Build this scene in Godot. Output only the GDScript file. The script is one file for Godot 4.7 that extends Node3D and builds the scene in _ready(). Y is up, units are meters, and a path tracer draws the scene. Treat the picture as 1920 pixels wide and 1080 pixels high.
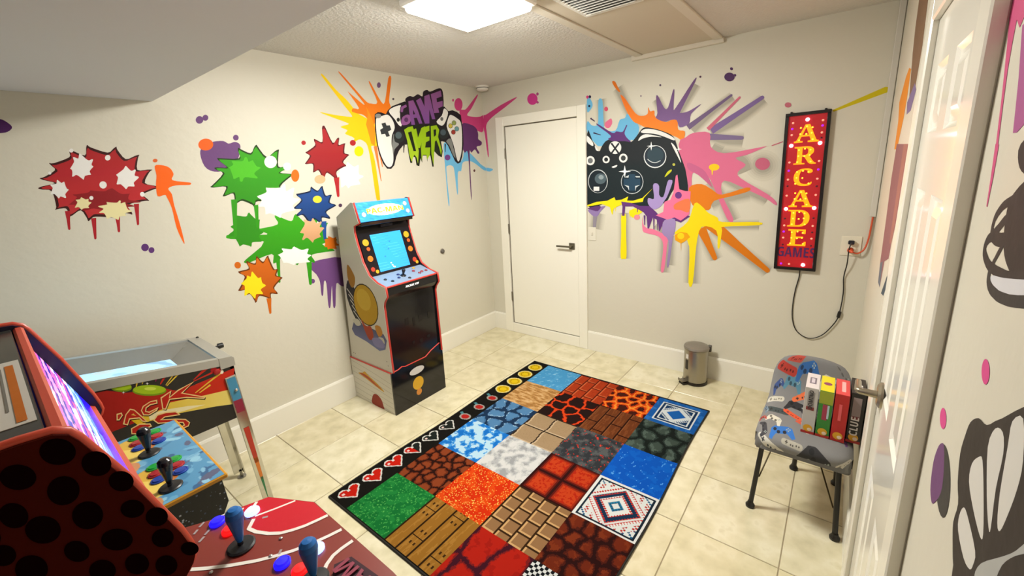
extends Node3D

# A basement game room: painted walls, four arcade machines in a corner, a pixel rug and a chair with boxed games.
const XR := 2.978      # right wall
const HC := 2.402      # ceiling
const ZN := 4.05       # wall behind the camera
var taken := {}
var mats := {}
var noise_n := {}

# ---------------------------------------------------------------- helpers
func numbered(called: String) -> String:
	var n: int = taken.get(called, 0)
	taken[called] = n + 1
	return called if n == 0 else "%s_%03d" % [called, n]

func tag(o: Node3D, label: String, category: String, group := "") -> Node3D:
	o.set_meta("label", label)
	o.set_meta("category", category)
	if group != "":
		o.set_meta("group", group)
	return o

func thing(called: String, label: String, category: String, at := Vector3.ZERO, group := "") -> Node3D:
	var o := Node3D.new()
	o.name = numbered(called)
	add_child(o, true)
	o.position = at
	return tag(o, label, category, group)

func base_node(called: String) -> Node3D:
	var o := Node3D.new()
	o.name = called
	add_child(o, true)
	o.set_meta("kind", "structure")
	return o

func obj(called: String, mesh, m: Material, parent: Node = self, at := Vector3.ZERO) -> MeshInstance3D:
	var o := MeshInstance3D.new()
	o.name = called
	var me: Mesh = mesh.commit() if mesh is SurfaceTool else mesh
	o.mesh = me
	o.material_override = m
	parent.add_child(o, true)
	o.position = at
	return o

func struct(called: String, mesh, m: Material, parent: Node = self) -> MeshInstance3D:
	var o := obj(called, mesh, m, parent)
	if parent == self:
		o.set_meta("kind", "structure")
	return o

func hex(h: String) -> Color:
	return Color.html(h)

func mat(h: String, rough := 0.5, metal := 0.0) -> StandardMaterial3D:
	var key := "%s/%s/%s" % [h, rough, metal]
	if mats.has(key):
		return mats[key]
	var m := StandardMaterial3D.new()
	m.albedo_color = hex(h)
	m.roughness = rough
	m.metallic = metal
	mats[key] = m
	return m

func glow(h: String, energy: float, base := "") -> StandardMaterial3D:
	var key := "g%s/%s/%s" % [h, energy, base]
	if mats.has(key):
		return mats[key]
	var m := StandardMaterial3D.new()
	m.albedo_color = hex(base if base != "" else h)
	m.emission_enabled = true
	m.emission = hex(h)
	m.emission_energy_multiplier = energy
	m.roughness = 0.4
	mats[key] = m
	return m

func noise_tex(sd: int, freq: float, octaves: int, ramp: Gradient = null, normal := false, bump := 4.0, kind := FastNoiseLite.TYPE_SIMPLEX_SMOOTH, size := 512) -> NoiseTexture2D:
	var f := FastNoiseLite.new()
	f.seed = sd
	f.noise_type = kind
	f.frequency = freq
	f.fractal_octaves = octaves
	var t := NoiseTexture2D.new()
	t.width = size
	t.height = size
	t.seamless = true
	t.noise = f
	if normal:
		t.as_normal_map = true
		t.bump_strength = bump
	if ramp:
		t.color_ramp = ramp
	return t

func ramp(stops: Array) -> Gradient:
	var g := Gradient.new()
	var o := PackedFloat32Array()
	var c := PackedColorArray()
	for s in stops:
		o.append(s[0])
		c.append(hex(s[1]))
	g.offsets = o
	g.colors = c
	return g

func ST() -> SurfaceTool:
	var s := SurfaceTool.new()
	s.begin(Mesh.PRIMITIVE_TRIANGLES)
	return s

func tri(s: SurfaceTool, a: Vector3, b: Vector3, c: Vector3) -> void:   # counter-clockwise from outside
	var n := (b - a).cross(c - a)
	if n.length() < 1e-12:
		return
	n = n.normalized()
	for p in [a, c, b]:
		s.set_normal(n)
		s.add_vertex(p)

func quad(s: SurfaceTool, a: Vector3, b: Vector3, c: Vector3, d: Vector3) -> void:
	tri(s, a, b, c)
	tri(s, a, c, d)

func quad_uv(s: SurfaceTool, a: Vector3, b: Vector3, c: Vector3, d: Vector3) -> void:   # bl, br, tr, tl
	var n := (b - a).cross(d - a).normalized()
	var p := [a, c, b, a, d, c]
	var u := [Vector2(0, 1), Vector2(1, 0), Vector2(1, 1), Vector2(0, 1), Vector2(0, 0), Vector2(1, 0)]
	for i in 6:
		s.set_normal(n)
		s.set_uv(u[i])
		s.add_vertex(p[i])

func rbox(s: SurfaceTool, c: Vector3, size: Vector3, bev := 0.003, xf := Transform3D.IDENTITY) -> void:
	var h := size * 0.5
	var b: float = min(bev, min(h.x, min(h.y, h.z)) * 0.95)
	var pt := func(sx: int, sy: int, sz: int, ax: int) -> Vector3:   # corner point that lies on the face across axis ax
		var v := Vector3((h.x - (0.0 if ax == 0 else b)) * sx, (h.y - (0.0 if ax == 1 else b)) * sy, (h.z - (0.0 if ax == 2 else b)) * sz)
		return xf * (c + v)
	for ax in 3:
		var a1 := (ax + 1) % 3
		var a2 := (ax + 2) % 3
		for sg in [-1, 1]:
			var q: Array[Vector3] = []
			for k in [[-1, -1], [1, -1], [1, 1], [-1, 1]]:
				var sn := [0, 0, 0]
				sn[ax] = sg
				sn[a1] = k[0]
				sn[a2] = k[1]
				q.append(pt.call(sn[0], sn[1], sn[2], ax))
			if sg > 0:
				quad(s, q[0], q[1], q[2], q[3])
			else:
				quad(s, q[3], q[2], q[1], q[0])
	if b <= 0.0:
		return
	for ax in 3:       # edges that run along ax
		var a1 := (ax + 1) % 3
		var a2 := (ax + 2) % 3
		for s1 in [-1, 1]:
			for s2 in [-1, 1]:
				var lo := [0, 0, 0]
				var hi := [0, 0, 0]
				lo[ax] = -1
				hi[ax] = 1
				lo[a1] = s1
				hi[a1] = s1
				lo[a2] = s2
				hi[a2] = s2
				var p0: Vector3 = pt.call(lo[0], lo[1], lo[2], a1)
				var p1: Vector3 = pt.call(hi[0], hi[1], hi[2], a1)
				var p2: Vector3 = pt.call(hi[0], hi[1], hi[2], a2)
				var p3: Vector3 = pt.call(lo[0], lo[1], lo[2], a2)
				if s1 * s2 > 0:
					quad(s, p3, p2, p1, p0)
				else:
					quad(s, p0, p1, p2, p3)
	for sx in [-1, 1]:
		for sy in [-1, 1]:
			for sz in [-1, 1]:
				var p0: Vector3 = pt.call(sx, sy, sz, 0)
				var p1: Vector3 = pt.call(sx, sy, sz, 1)
				var p2: Vector3 = pt.call(sx, sy, sz, 2)
				if sx * sy * sz > 0:
					tri(s, p0, p1, p2)
				else:
					tri(s, p0, p2, p1)

func box(lo: Vector3, hi: Vector3, bev := 0.003) -> SurfaceTool:
	var s := ST()
	rbox(s, (lo + hi) * 0.5, hi - lo, bev)
	return s

func tube(s: SurfaceTool, pts: Array, r, seg := 8, closed_ends := true) -> void:   # r: a number or one radius per point
	var n := pts.size()
	var up := Vector3.UP
	var rings: Array = []
	var dirs: Array = []
	for i in n:
		var d: Vector3
		if i == 0:
			d = pts[1] - pts[0]
		elif i == n - 1:
			d = pts[n - 1] - pts[n - 2]
		else:
			d = (pts[i + 1] - pts[i]).normalized() + (pts[i] - pts[i - 1]).normalized()
		d = d.normalized()
		dirs.append(d)
		if i == 0:
			up = d.cross(Vector3.RIGHT) if absf(d.dot(Vector3.RIGHT)) < 0.9 else d.cross(Vector3.UP)
		var side := d.cross(up).normalized()
		up = side.cross(d).normalized()
		var ring: Array = []
		var rr: float = r[i] if r is Array else r
		for k in seg:
			var a := TAU * k / seg
			var nn := side * cos(a) + up * sin(a)
			ring.append([pts[i] + nn * rr, nn])
		rings.append(ring)
	for i in n - 1:
		for k in seg:
			var k2 := (k + 1) % seg
			var a = rings[i][k]
			var b = rings[i][k2]
			var c = rings[i + 1][k2]
			var d2 = rings[i + 1][k]
			for v in [a, b, c, a, c, d2]:
				s.set_normal(v[1])
				s.add_vertex(v[0])
	if closed_ends:
		for e in [0, n - 1]:
			for k in seg:
				var k2 := (k + 1) % seg
				if e == 0:
					tri(s, pts[0], rings[0][k2][0], rings[0][k][0])
				else:
					tri(s, pts[e], rings[e][k][0], rings[e][k2][0])

func lathe(s: SurfaceTool, prof: Array, xf := Transform3D.IDENTITY, seg := 20, sx := 1.0) -> void:   # prof: Vector2(radius, height) from bottom to top
	var m := prof.size()
	for i in m - 1:
		var p: Vector2 = prof[i]
		var q: Vector2 = prof[i + 1]
		var d := (q - p)
		if d.length() < 1e-7:
			continue
		var nr := Vector2(d.y, -d.x).normalized()
		for k in seg:
			var a := TAU * k / seg
			var b := TAU * (k + 1) / seg
			var v := [Vector3(p.x * cos(a) * sx, p.y, p.x * sin(a)), Vector3(p.x * cos(b) * sx, p.y, p.x * sin(b)), Vector3(q.x * cos(b) * sx, q.y, q.x * sin(b)), Vector3(q.x * cos(a) * sx, q.y, q.x * sin(a))]
			var nn := [Vector3(nr.x * cos(a), nr.y, nr.x * sin(a)), Vector3(nr.x * cos(b), nr.y, nr.x * sin(b))]
			var idx := [[0, 0], [1, 1], [2, 1], [0, 0], [2, 1], [3, 0]]
			for t in idx:
				s.set_normal((xf.basis * nn[t[1]]).normalized())
				s.add_vertex(xf * v[t[0]])

func dome(s: SurfaceTool, c: Vector3, r: float, xf := Basis.IDENTITY, squash := 1.0, full := false) -> void:
	var prof: Array = []
	var lo := -90 if full else 0
	var k := lo
	while k <= 90:
		prof.append(Vector2(r * cos(deg_to_rad(k)), r * squash * sin(deg_to_rad(k))))
		k += 15
	lathe(s, prof, Transform3D(xf, c), 14)

func prism(s: SurfaceTool, poly2: PackedVector2Array, f: Callable, d0: float, d1: float) -> void:   # f(u, v, depth) gives the point; two caps and the rim
	var ids := Geometry2D.triangulate_polygon(poly2)
	var cen := Vector3.ZERO
	for p in poly2:
		cen += f.call(p.x, p.y, (d0 + d1) * 0.5)
	cen /= poly2.size()
	for d in [d0, d1]:
		var o: Vector3 = f.call(poly2[0].x, poly2[0].y, d) - f.call(poly2[0].x, poly2[0].y, (d0 + d1) * 0.5)
		for i in range(0, ids.size(), 3):
			var a: Vector3 = f.call(poly2[ids[i]].x, poly2[ids[i]].y, d)
			var b: Vector3 = f.call(poly2[ids[i + 1]].x, poly2[ids[i + 1]].y, d)
			var c: Vector3 = f.call(poly2[ids[i + 2]].x, poly2[ids[i + 2]].y, d)
			if (b - a).cross(c - a).dot(o) > 0.0:
				tri(s, a, b, c)
			else:
				tri(s, a, c, b)
	var cw := Geometry2D.is_polygon_clockwise(poly2)
	var e0: Vector3 = f.call(1, 0, 0) - f.call(0, 0, 0)
	var e1: Vector3 = f.call(0, 1, 0) - f.call(0, 0, 0)
	var e2: Vector3 = f.call(0, 0, 1) - f.call(0, 0, 0)
	var flip := (e0.cross(e1).dot(e2) < 0.0) != cw
	if d1 < d0:
		flip = not flip
	for i in poly2.size():
		var p := poly2[i]
		var q := poly2[(i + 1) % poly2.size()]
		var a: Vector3 = f.call(p.x, p.y, d0)
		var b: Vector3 = f.call(q.x, q.y, d0)
		var c: Vector3 = f.call(q.x, q.y, d1)
		var d: Vector3 = f.call(p.x, p.y, d1)
		if flip:
			quad(s, d, c, b, a)
		else:
			quad(s, a, b, c, d)

func V2(a: Array) -> PackedVector2Array:
	var r := PackedVector2Array()
	for i in range(0, a.size(), 2):
		r.append(Vector2(a[i], a[i + 1]))
	return r

func in_zy(x0: float) -> Callable:     # profile in (z, y), depth along +x from x0
	return func(u: float, v: float, d: float) -> Vector3: return Vector3(x0 + d, v, u)

func in_xy(z0: float) -> Callable:     # profile in (x, y), depth along +z from z0
	return func(u: float, v: float, d: float) -> Vector3: return Vector3(u, v, z0 + d)

func in_xz(y0: float) -> Callable:     # profile in (x, z), depth along +y
	return func(u: float, v: float, d: float) -> Vector3: return Vector3(u, y0 + d, v)

func lettering(called: String, what: String, height: float, m: Material, xf: Transform3D, parent: Node, serif := false, depth := 0.002, weight := 700, squeeze := 1.0) -> MeshInstance3D:
	var f := SystemFont.new()
	f.font_names = PackedStringArray(["Droid Serif" if serif else "Droid Sans"])
	f.font_weight = weight
	var t := TextMesh.new()
	t.text = what
	t.font = f
	t.font_size = 64
	t.pixel_size = height / 46.0
	t.depth = depth
	t.curve_step = 2.0
	var o := obj(called, t, m, parent)
	o.transform = Transform3D(xf.basis * Basis.from_scale(Vector3(squeeze, 1, 1)), xf.origin)
	return o

func axes(x: Vector3, y: Vector3, at: Vector3) -> Transform3D:
	return Transform3D(Basis(x.normalized(), y.normalized(), x.normalized().cross(y.normalized())), at)

# ------------------------------------------------ flat paint: polygons on a wall, each coat a hair above the last
var wall := "L"
var lay := 0
var mural_node: Node3D
var pst: SurfaceTool
var pname := ""
var coats: Array = []
var paint_mat: StandardMaterial3D

func on_wall(u: float, v: float) -> Vector3:
	var e := 0.0003 + 0.000015 * lay
	match wall:
		"L": return Vector3(e, v, u)
		"B": return Vector3(u, v, e)
		"R": return Vector3(XR - e, v, u)
		"P": return Vector3(0.65 + e, v, u)
		"N": return Vector3(2.3 + e, v, u)
		"S": return Vector3(u, v, 1.70 + e)
		"Q": return Vector3(u, v, 1.704 + e)
		"D": return Vector3(u, 0.9005 + e, v)
		"T": return Vector3(u, 1.4245 + e, v)
	return Vector3(u, v, e)

func wall_normal() -> Vector3:
	match wall:
		"L": return Vector3.RIGHT
		"R": return Vector3.LEFT
		"P", "N": return Vector3.RIGHT
		"D", "T": return Vector3.UP
	return Vector3.BACK

func mural(called: String, label: String, on: String) -> void:
	wall = on
	lay = 0
	end_part()
	mural_node = thing(called, label, "paint" if called == "paint_drop" else "mural")

func part(called: String) -> void:
	end_part()
	coats = []
	pst = ST()
	pname = called

func coat(pg: PackedVector2Array) -> void:
	lay += 1
	coats.append({"outline": pg, "v": [], "c": [], "group": coats.size()})

func end_part() -> void:      # coats that touch become one mesh, separate splashes and drops meshes of their own
	if pst == null:
		return
	pst = null
	for i in coats.size():
		for j in i:
			if coats[i].group != coats[j].group and not Geometry2D.intersect_polygons(coats[i].outline, coats[j].outline).is_empty():
				var from: int = coats[i].group
				var to: int = coats[j].group
				for k in coats:
					if k.group == from:
						k.group = to
	var n := wall_normal()
	for g in coats.size():
		var s := ST()
		var any := false
		for k in coats:
			if k.group == g:
				for q in k.v.size():
					s.set_normal(n)
					s.set_color(k.c[q])
					s.add_vertex(k.v[q])
					any = true
		if any:
			obj(pname, s, paint_mat, mural_node)
	coats = []

func end_mural() -> void:
	end_part()

func paint_on(on: String, parent: Node3D) -> void:
	end_part()
	wall = on
	lay = 0
	mural_node = parent
	pst = null

func tri_paint(pg: PackedVector2Array, cols: Callable) -> bool:
	var ids := Geometry2D.triangulate_polygon(pg)
	if ids.is_empty():
		return false
	var n := wall_normal()
	for i in range(0, ids.size(), 3):
		var k := [ids[i], ids[i + 1], ids[i + 2]]
		var p := [on_wall(pg[k[0]].x, pg[k[0]].y), on_wall(pg[k[1]].x, pg[k[1]].y), on_wall(pg[k[2]].x, pg[k[2]].y)]
		if (p[1] - p[0]).cross(p[2] - p[0]).dot(n) > 0.0:
			k = [k[0], k[2], k[1]]
			p = [p[0], p[2], p[1]]
		for j in 3:
			coats[-1].c.append(cols.call(pg[k[j]]))
			coats[-1].v.append(p[j])
	return true

func poly(h: String, pts: Array, smooth := 1, h2 := "", ax := 1) -> void:
	var raw := PackedVector2Array()
	for i in range(0, pts.size(), 2):
		raw.append(Vector2(pts[i], pts[i + 1]) * 0.001)
	var pg := raw
	if smooth:
		pg = PackedVector2Array()
		var n := raw.size()
		for i in n:
			var p0 := raw[(i + n - 1) % n]
			var p1 := raw[i]
			var p2 := raw[(i + 1) % n]
			var p3 := raw[(i + 2) % n]
			for t in [0.0, 0.33, 0.67]:
				pg.append(p1.cubic_interpolate(p2, p0, p3, t))
		if Geometry2D.triangulate_polygon(pg).is_empty():
			pg = raw
	var c1 := hex(h).srgb_to_linear()
	var c2 := hex(h2).srgb_to_linear() if h2 != "" else c1
	coat(pg)
	if h2 == "":
		if not tri_paint(pg, func(_p: Vector2) -> Color: return c1):
			print("paint: a polygon could not be filled: ", pname, " ", pts.slice(0, 4))
		return
	var lo := Vector2(1e9, 1e9)
	var hi := -lo
	for p in pg:
		lo = lo.min(p)
		hi = hi.max(p)
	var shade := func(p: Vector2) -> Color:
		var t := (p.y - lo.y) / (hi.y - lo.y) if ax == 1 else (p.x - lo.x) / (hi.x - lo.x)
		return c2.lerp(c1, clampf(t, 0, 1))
	for k in 8:
		var a := float(k) / 8.0
		var b := float(k + 1) / 8.0
		var r: PackedVector2Array
		if ax == 1:
			r = PackedVector2Array([Vector2(lo.x - 1, lerpf(lo.y, hi.y, a)), Vector2(hi.x + 1, lerpf(lo.y, hi.y, a)), Vector2(hi.x + 1, lerpf(lo.y, hi.y, b)), Vector2(lo.x - 1, lerpf(lo.y, hi.y, b))])
		else:
			r = PackedVector2Array([Vector2(lerpf(lo.x, hi.x, a), lo.y - 1), Vector2(lerpf(lo.x, hi.x, b), lo.y - 1), Vector2(lerpf(lo.x, hi.x, b), hi.y + 1), Vector2(lerpf(lo.x, hi.x, a), hi.y + 1)])
		for piece in Geometry2D.intersect_polygons(pg, r):
			tri_paint(piece, shade)

func dot(h: String, u: int, v: int, a: int, b: int, c: int, d: int) -> void:   # centre and the two half axes, in millimetres
	var pg := PackedVector2Array()
	for k in 24:
		var t := TAU * k / 24
		pg.append(Vector2(u + a * cos(t) + c * sin(t), v + b * cos(t) + d * sin(t)) * 0.001)
	var c1 := hex(h).srgb_to_linear()
	coat(pg)
	tri_paint(pg, func(_p: Vector2) -> Color: return c1)

func stroke(h: String, pts: Array, w: int, closed := false) -> void:
	var c1 := hex(h).srgb_to_linear()
	var n: int = pts.size() / 2
	var line := PackedVector2Array()
	for i in n:
		line.append(Vector2(pts[i * 2], pts[i * 2 + 1]) * 0.001)
	if closed:
		line.append(line[0])
	for pg in Geometry2D.offset_polyline(line, w * 0.0005, Geometry2D.JOIN_ROUND, Geometry2D.END_ROUND):
		if not Geometry2D.is_polygon_clockwise(pg):
			coat(pg)
			tri_paint(pg, func(_p: Vector2) -> Color: return c1)

# ------------------------------------------------ flat prints computed into small pictures
func canvas(w: int, h: int, c: String) -> Image:
	var im := Image.create(w, h, false, Image.FORMAT_RGBA8)
	im.fill(hex(c))
	return im

func fill_poly(im: Image, pg: PackedVector2Array, c: Color) -> void:
	var y0 := 1e9
	var y1 := -1e9
	for p in pg:
		y0 = min(y0, p.y)
		y1 = max(y1, p.y)
	for y in range(maxi(0, int(y0)), mini(im.get_height(), int(y1) + 1)):
		var xs: Array[float] = []
		for i in pg.size():
			var a := pg[i]
			var b := pg[(i + 1) % pg.size()]
			if (a.y <= y + 0.5) != (b.y <= y + 0.5):
				xs.append(a.x + (y + 0.5 - a.y) / (b.y - a.y) * (b.x - a.x))
		xs.sort()
		for i in range(0, xs.size() - 1, 2):
			im.fill_rect(Rect2i(roundi(xs[i]), y, maxi(1, roundi(xs[i + 1]) - roundi(xs[i])), 1), c)

func fill_oval(im: Image, cx: float, cy: float, rx: float, ry: float, c: Color, turn := 0.0) -> void:
	var pg := PackedVector2Array()
	for k in 28:
		pg.append(Vector2(cx, cy) + Vector2(rx * cos(TAU * k / 28), ry * sin(TAU * k / 28)).rotated(turn))
	fill_poly(im, pg, c)

func fill_line(im: Image, a: Vector2, b: Vector2, w: float, c: Color) -> void:
	var n := (b - a).orthogonal().normalized() * w * 0.5
	fill_poly(im, PackedVector2Array([a + n, b + n, b - n, a - n]), c)

func printed(im: Image, rough := 0.5, emit := 0.0, sharp := false) -> StandardMaterial3D:
	var m := StandardMaterial3D.new()
	var t := ImageTexture.create_from_image(im)
	m.albedo_texture = t
	m.roughness = rough
	if sharp:
		m.texture_filter = BaseMaterial3D.TEXTURE_FILTER_NEAREST
	if emit > 0.0:
		m.emission_enabled = true
		m.emission_texture = t
		m.emission = Color.BLACK
		m.emission_energy_multiplier = emit
	return m

# ---------------------------------------------------------------- the scene
func _ready() -> void:
	var cam := Camera3D.new()
	cam.name = "camera"
	add_child(cam)
	cam.position = Vector3(2.81810, 1.63234, 3.24663)
	cam.basis = Basis(Vector3(0.7858116, -0.0508203, -0.6163745), Vector3(-0.1003973, 0.9729171, -0.2082133), Vector3(0.6102627, 0.2254987, 0.7594273))
	cam.near = 0.05
	cam.far = 60.0
	cam.projection = Camera3D.PROJECTION_FRUSTUM
	cam.size = 0.05 * 1080.0 / 789.2855
	cam.frustum_offset = Vector2(7.716, -37.356) * 0.05 / 789.2855
	cam.current = true
	var we := WorldEnvironment.new()
	we.name = "environment"
	var env := Environment.new()
	env.background_mode = Environment.BG_COLOR
	env.background_color = Color(0.02, 0.02, 0.02)
	env.tonemap_mode = Environment.TONE_MAPPER_LINEAR
	env.tonemap_exposure = 1.0
	env.sdfgi_enabled = true
	env.ssao_enabled = true
	env.ssil_enabled = true
	we.environment = env
	add_child(we)
	make_lamp()

	paint_mat = StandardMaterial3D.new()
	paint_mat.vertex_color_use_as_albedo = true
	paint_mat.roughness = 0.6
	paint_mat.metallic_specular = 0.35
	make_room()
	make_doors()
	make_murals()
	make_rug()
	make_white_cabinet()
	make_pinball()
	make_blue_cabinet()
	make_court_cabinet()
	make_chair_and_boxes()
	make_bin()
	make_sign()
	make_small_fittings()

func make_lamp() -> void:
	var t := thing("ceiling_light", "square white ceiling light glowing brightly, beside the air vent panel", "light")
	var c := Vector3(1.385, 0, 1.645)
	obj("frame", box(c + Vector3(-0.225, HC - 0.03, -0.225), c + Vector3(0.225, HC, 0.225), 0.008), mat("f2f0ea", 0.5), t)
	obj("diffuser", box(c + Vector3(-0.21, HC - 0.055, -0.21), c + Vector3(0.21, HC - 0.028, 0.21), 0.012), glow("fff6e4", 6.0, "ffffff"), t)
	var l := AreaLight3D.new()
	l.name = "ceiling_lamp"
	add_child(l)
	l.position = Vector3(c.x, HC - 0.06, c.z)
	l.rotation_degrees = Vector3(-90, 0, 0)
	l.area_size = Vector2(0.42, 0.42)
	l.light_color = Color("fffdf5")
	l.light_energy = 5.6
	l.shadow_enabled = true
	var o := OmniLight3D.new()          # what the bulging diffuser sends out sideways
	o.name = "ceiling_lamp_sides"
	add_child(o)
	o.position = Vector3(c.x, HC - 0.11, c.z)
	o.light_size = 0.04
	o.light_color = Color("fffdf5")
	o.light_energy = 0.6
	o.omni_range = 12.0
	o.omni_attenuation = 2.0
	o.shadow_enabled = true

func make_room() -> void:
	var wall_bump := noise_tex(11, 0.020, 4, null, true, 5.0)
	var fl := FastNoiseLite.new()
	var wm := StandardMaterial3D.new()
	wm.albedo_color = hex("d2cdbd")
	wm.roughness = 0.5
	wm.normal_enabled = true
	wm.normal_texture = wall_bump
	wm.normal_scale = 0.10
	wm.uv1_triplanar = true
	wm.uv1_world_triplanar = true
	wm.uv1_scale = Vector3(1.3, 1.3, 1.3)
	paint_mat.normal_enabled = true
	paint_mat.normal_texture = wall_bump
	paint_mat.normal_scale = 0.10
	paint_mat.uv1_triplanar = true
	paint_mat.uv1_world_triplanar = true
	paint_mat.uv1_scale = Vector3(1.3, 1.3, 1.3)
	var cm := StandardMaterial3D.new()
	cm.albedo_color = hex("d3cfc8")
	cm.roughness = 0.85
	cm.normal_enabled = true
	cm.normal_texture = noise_tex(5, 0.05, 4, null, true, 8.0)
	cm.normal_scale = 0.3
	cm.uv1_triplanar = true
	cm.uv1_world_triplanar = true
	cm.uv1_scale = Vector3(1.6, 1.6, 1.6)
	struct("wall_left", box(Vector3(-0.12, 0, -0.12), Vector3(0, HC, ZN + 0.12), 0.0), wm)
	struct("wall_back", box(Vector3(0, 0, -0.12), Vector3(XR, HC, 0), 0.0), wm)
	struct("wall_right", box(Vector3(XR, 0, -0.12), Vector3(XR + 0.12, HC, ZN + 0.12), 0.0), wm)
	struct("wall_near", box(Vector3(0, 0, ZN), Vector3(XR, HC, ZN + 0.12), 0.0), wm)
	struct("ceiling", box(Vector3(-0.12, HC, -0.12), Vector3(XR + 0.12, HC + 0.12, ZN + 0.12), 0.0), cm)
	var sm := StandardMaterial3D.new()
	sm.albedo_color = hex("dcdbdd")
	sm.roughness = 0.8
	struct("ceiling_soffit", box(Vector3(0, 2.067, 2.557), Vector3(XR, HC, ZN), 0.002), sm)
	# skirting with a small top chamfer
	var white := mat("e9e5d9", 0.4)
	var prof := V2([0, 0, 0.016, 0, 0.016, 0.165, 0.011, 0.178, 0, 0.178])
	var s := ST()
	prism(s, prof, func(u: float, v: float, d: float) -> Vector3: return Vector3(u, v, d), 0.0, ZN)
	struct("baseboard_left", s, white)
	s = ST()
	prism(s, prof, func(u: float, v: float, d: float) -> Vector3: return Vector3(d, v, u), 1.113, XR)
	prism(s, prof, func(u: float, v: float, d: float) -> Vector3: return Vector3(d, v, u), 0.016, 0.165)
	struct("baseboard_back", s, white)
	s = ST()
	prism(s, prof, func(u: float, v: float, d: float) -> Vector3: return Vector3(XR - u, v, d), 0.016, 1.5)
	prism(s, prof, func(u: float, v: float, d: float) -> Vector3: return Vector3(XR - u, v, d), 2.282, ZN)
	struct("baseboard_right", s, white)
	# boards that frame the access panel in the ceiling
	var tm := mat("d8d0c0", 0.6)
	struct("trim_1", box(Vector3(1.52, HC - 0.014, 0.02), Vector3(1.575, HC, 2.55), 0.003), tm)
	struct("trim_2", box(Vector3(2.05, HC - 0.014, 0.035), Vector3(2.105, HC, 2.55), 0.003), tm)
	struct("trim_3", box(Vector3(1.49, HC - 0.035, 0.0), Vector3(2.11, HC, 0.03), 0.004), tm)
	struct("trim_4", box(Vector3(1.577, HC - 0.007, 0.03), Vector3(2.048, HC, 2.55), 0.002), mat("cdc2ae", 0.8))
	# floor: a grout bed with every tile laid on it
	var fnode := base_node("floor")
	obj("grout_bed", box(Vector3(-0.12, -0.12, -0.12), Vector3(XR + 0.12, -0.003, ZN + 0.12), 0.0), mat("9d9076", 0.9), fnode)
	var vein := noise_tex(21, 0.012, 5, ramp([[0.0, "c4bc9c"], [0.35, "d3cbac"], [0.55, "d9d1b4"], [0.75, "dfd8be"], [1.0, "cdc4a4"]]))
	var kinds: Array = []
	for k in 4:
		var m := StandardMaterial3D.new()
		m.albedo_texture = vein
		m.albedo_color = hex(["ffffff", "faf8f2", "fffdf6", "f6f3ec"][k])
		m.roughness = 0.28
		m.uv1_triplanar = true
		m.uv1_world_triplanar = true
		m.uv1_scale = Vector3(1.1, 1.1, 1.1)
		m.uv1_offset = Vector3(0.27 * k, 0.0, 0.41 * k)
		kinds.append(m)
	var full := ST()
	rbox(full, Vector3(0, -0.004, 0), Vector3(0.3872, 0.008, 0.3872), 0.0016)
	var full_mesh := full.commit()
	var rng := RandomNumberGenerator.new()
	rng.seed = 7
	for i in range(-2, 7):
		for j in range(-1, 10):
			var x0: float = 0.413 + 0.3914 * i
			var z0: float = 0.345 + 0.3914 * j
			var lo := Vector2(maxf(x0, 0.0) , maxf(z0, 0.0))
			var hi := Vector2(minf(x0 + 0.3914, XR), minf(z0 + 0.3914, ZN))
			var m: StandardMaterial3D = kinds[rng.randi() % 4]
			if hi.x - lo.x < 0.02 or hi.y - lo.y < 0.02:
				continue
			if hi.x - lo.x > 0.39 and hi.y - lo.y > 0.39:
				obj("tile", full_mesh, m, fnode, Vector3(x0 + 0.1957, rng.randf() * 0.0006, z0 + 0.1957))
			else:
				obj("tile", box(Vector3(lo.x + 0.002, -0.008, lo.y + 0.002), Vector3(hi.x - 0.002, 0.0, hi.y - 0.002), 0.0016), m, fnode)

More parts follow.
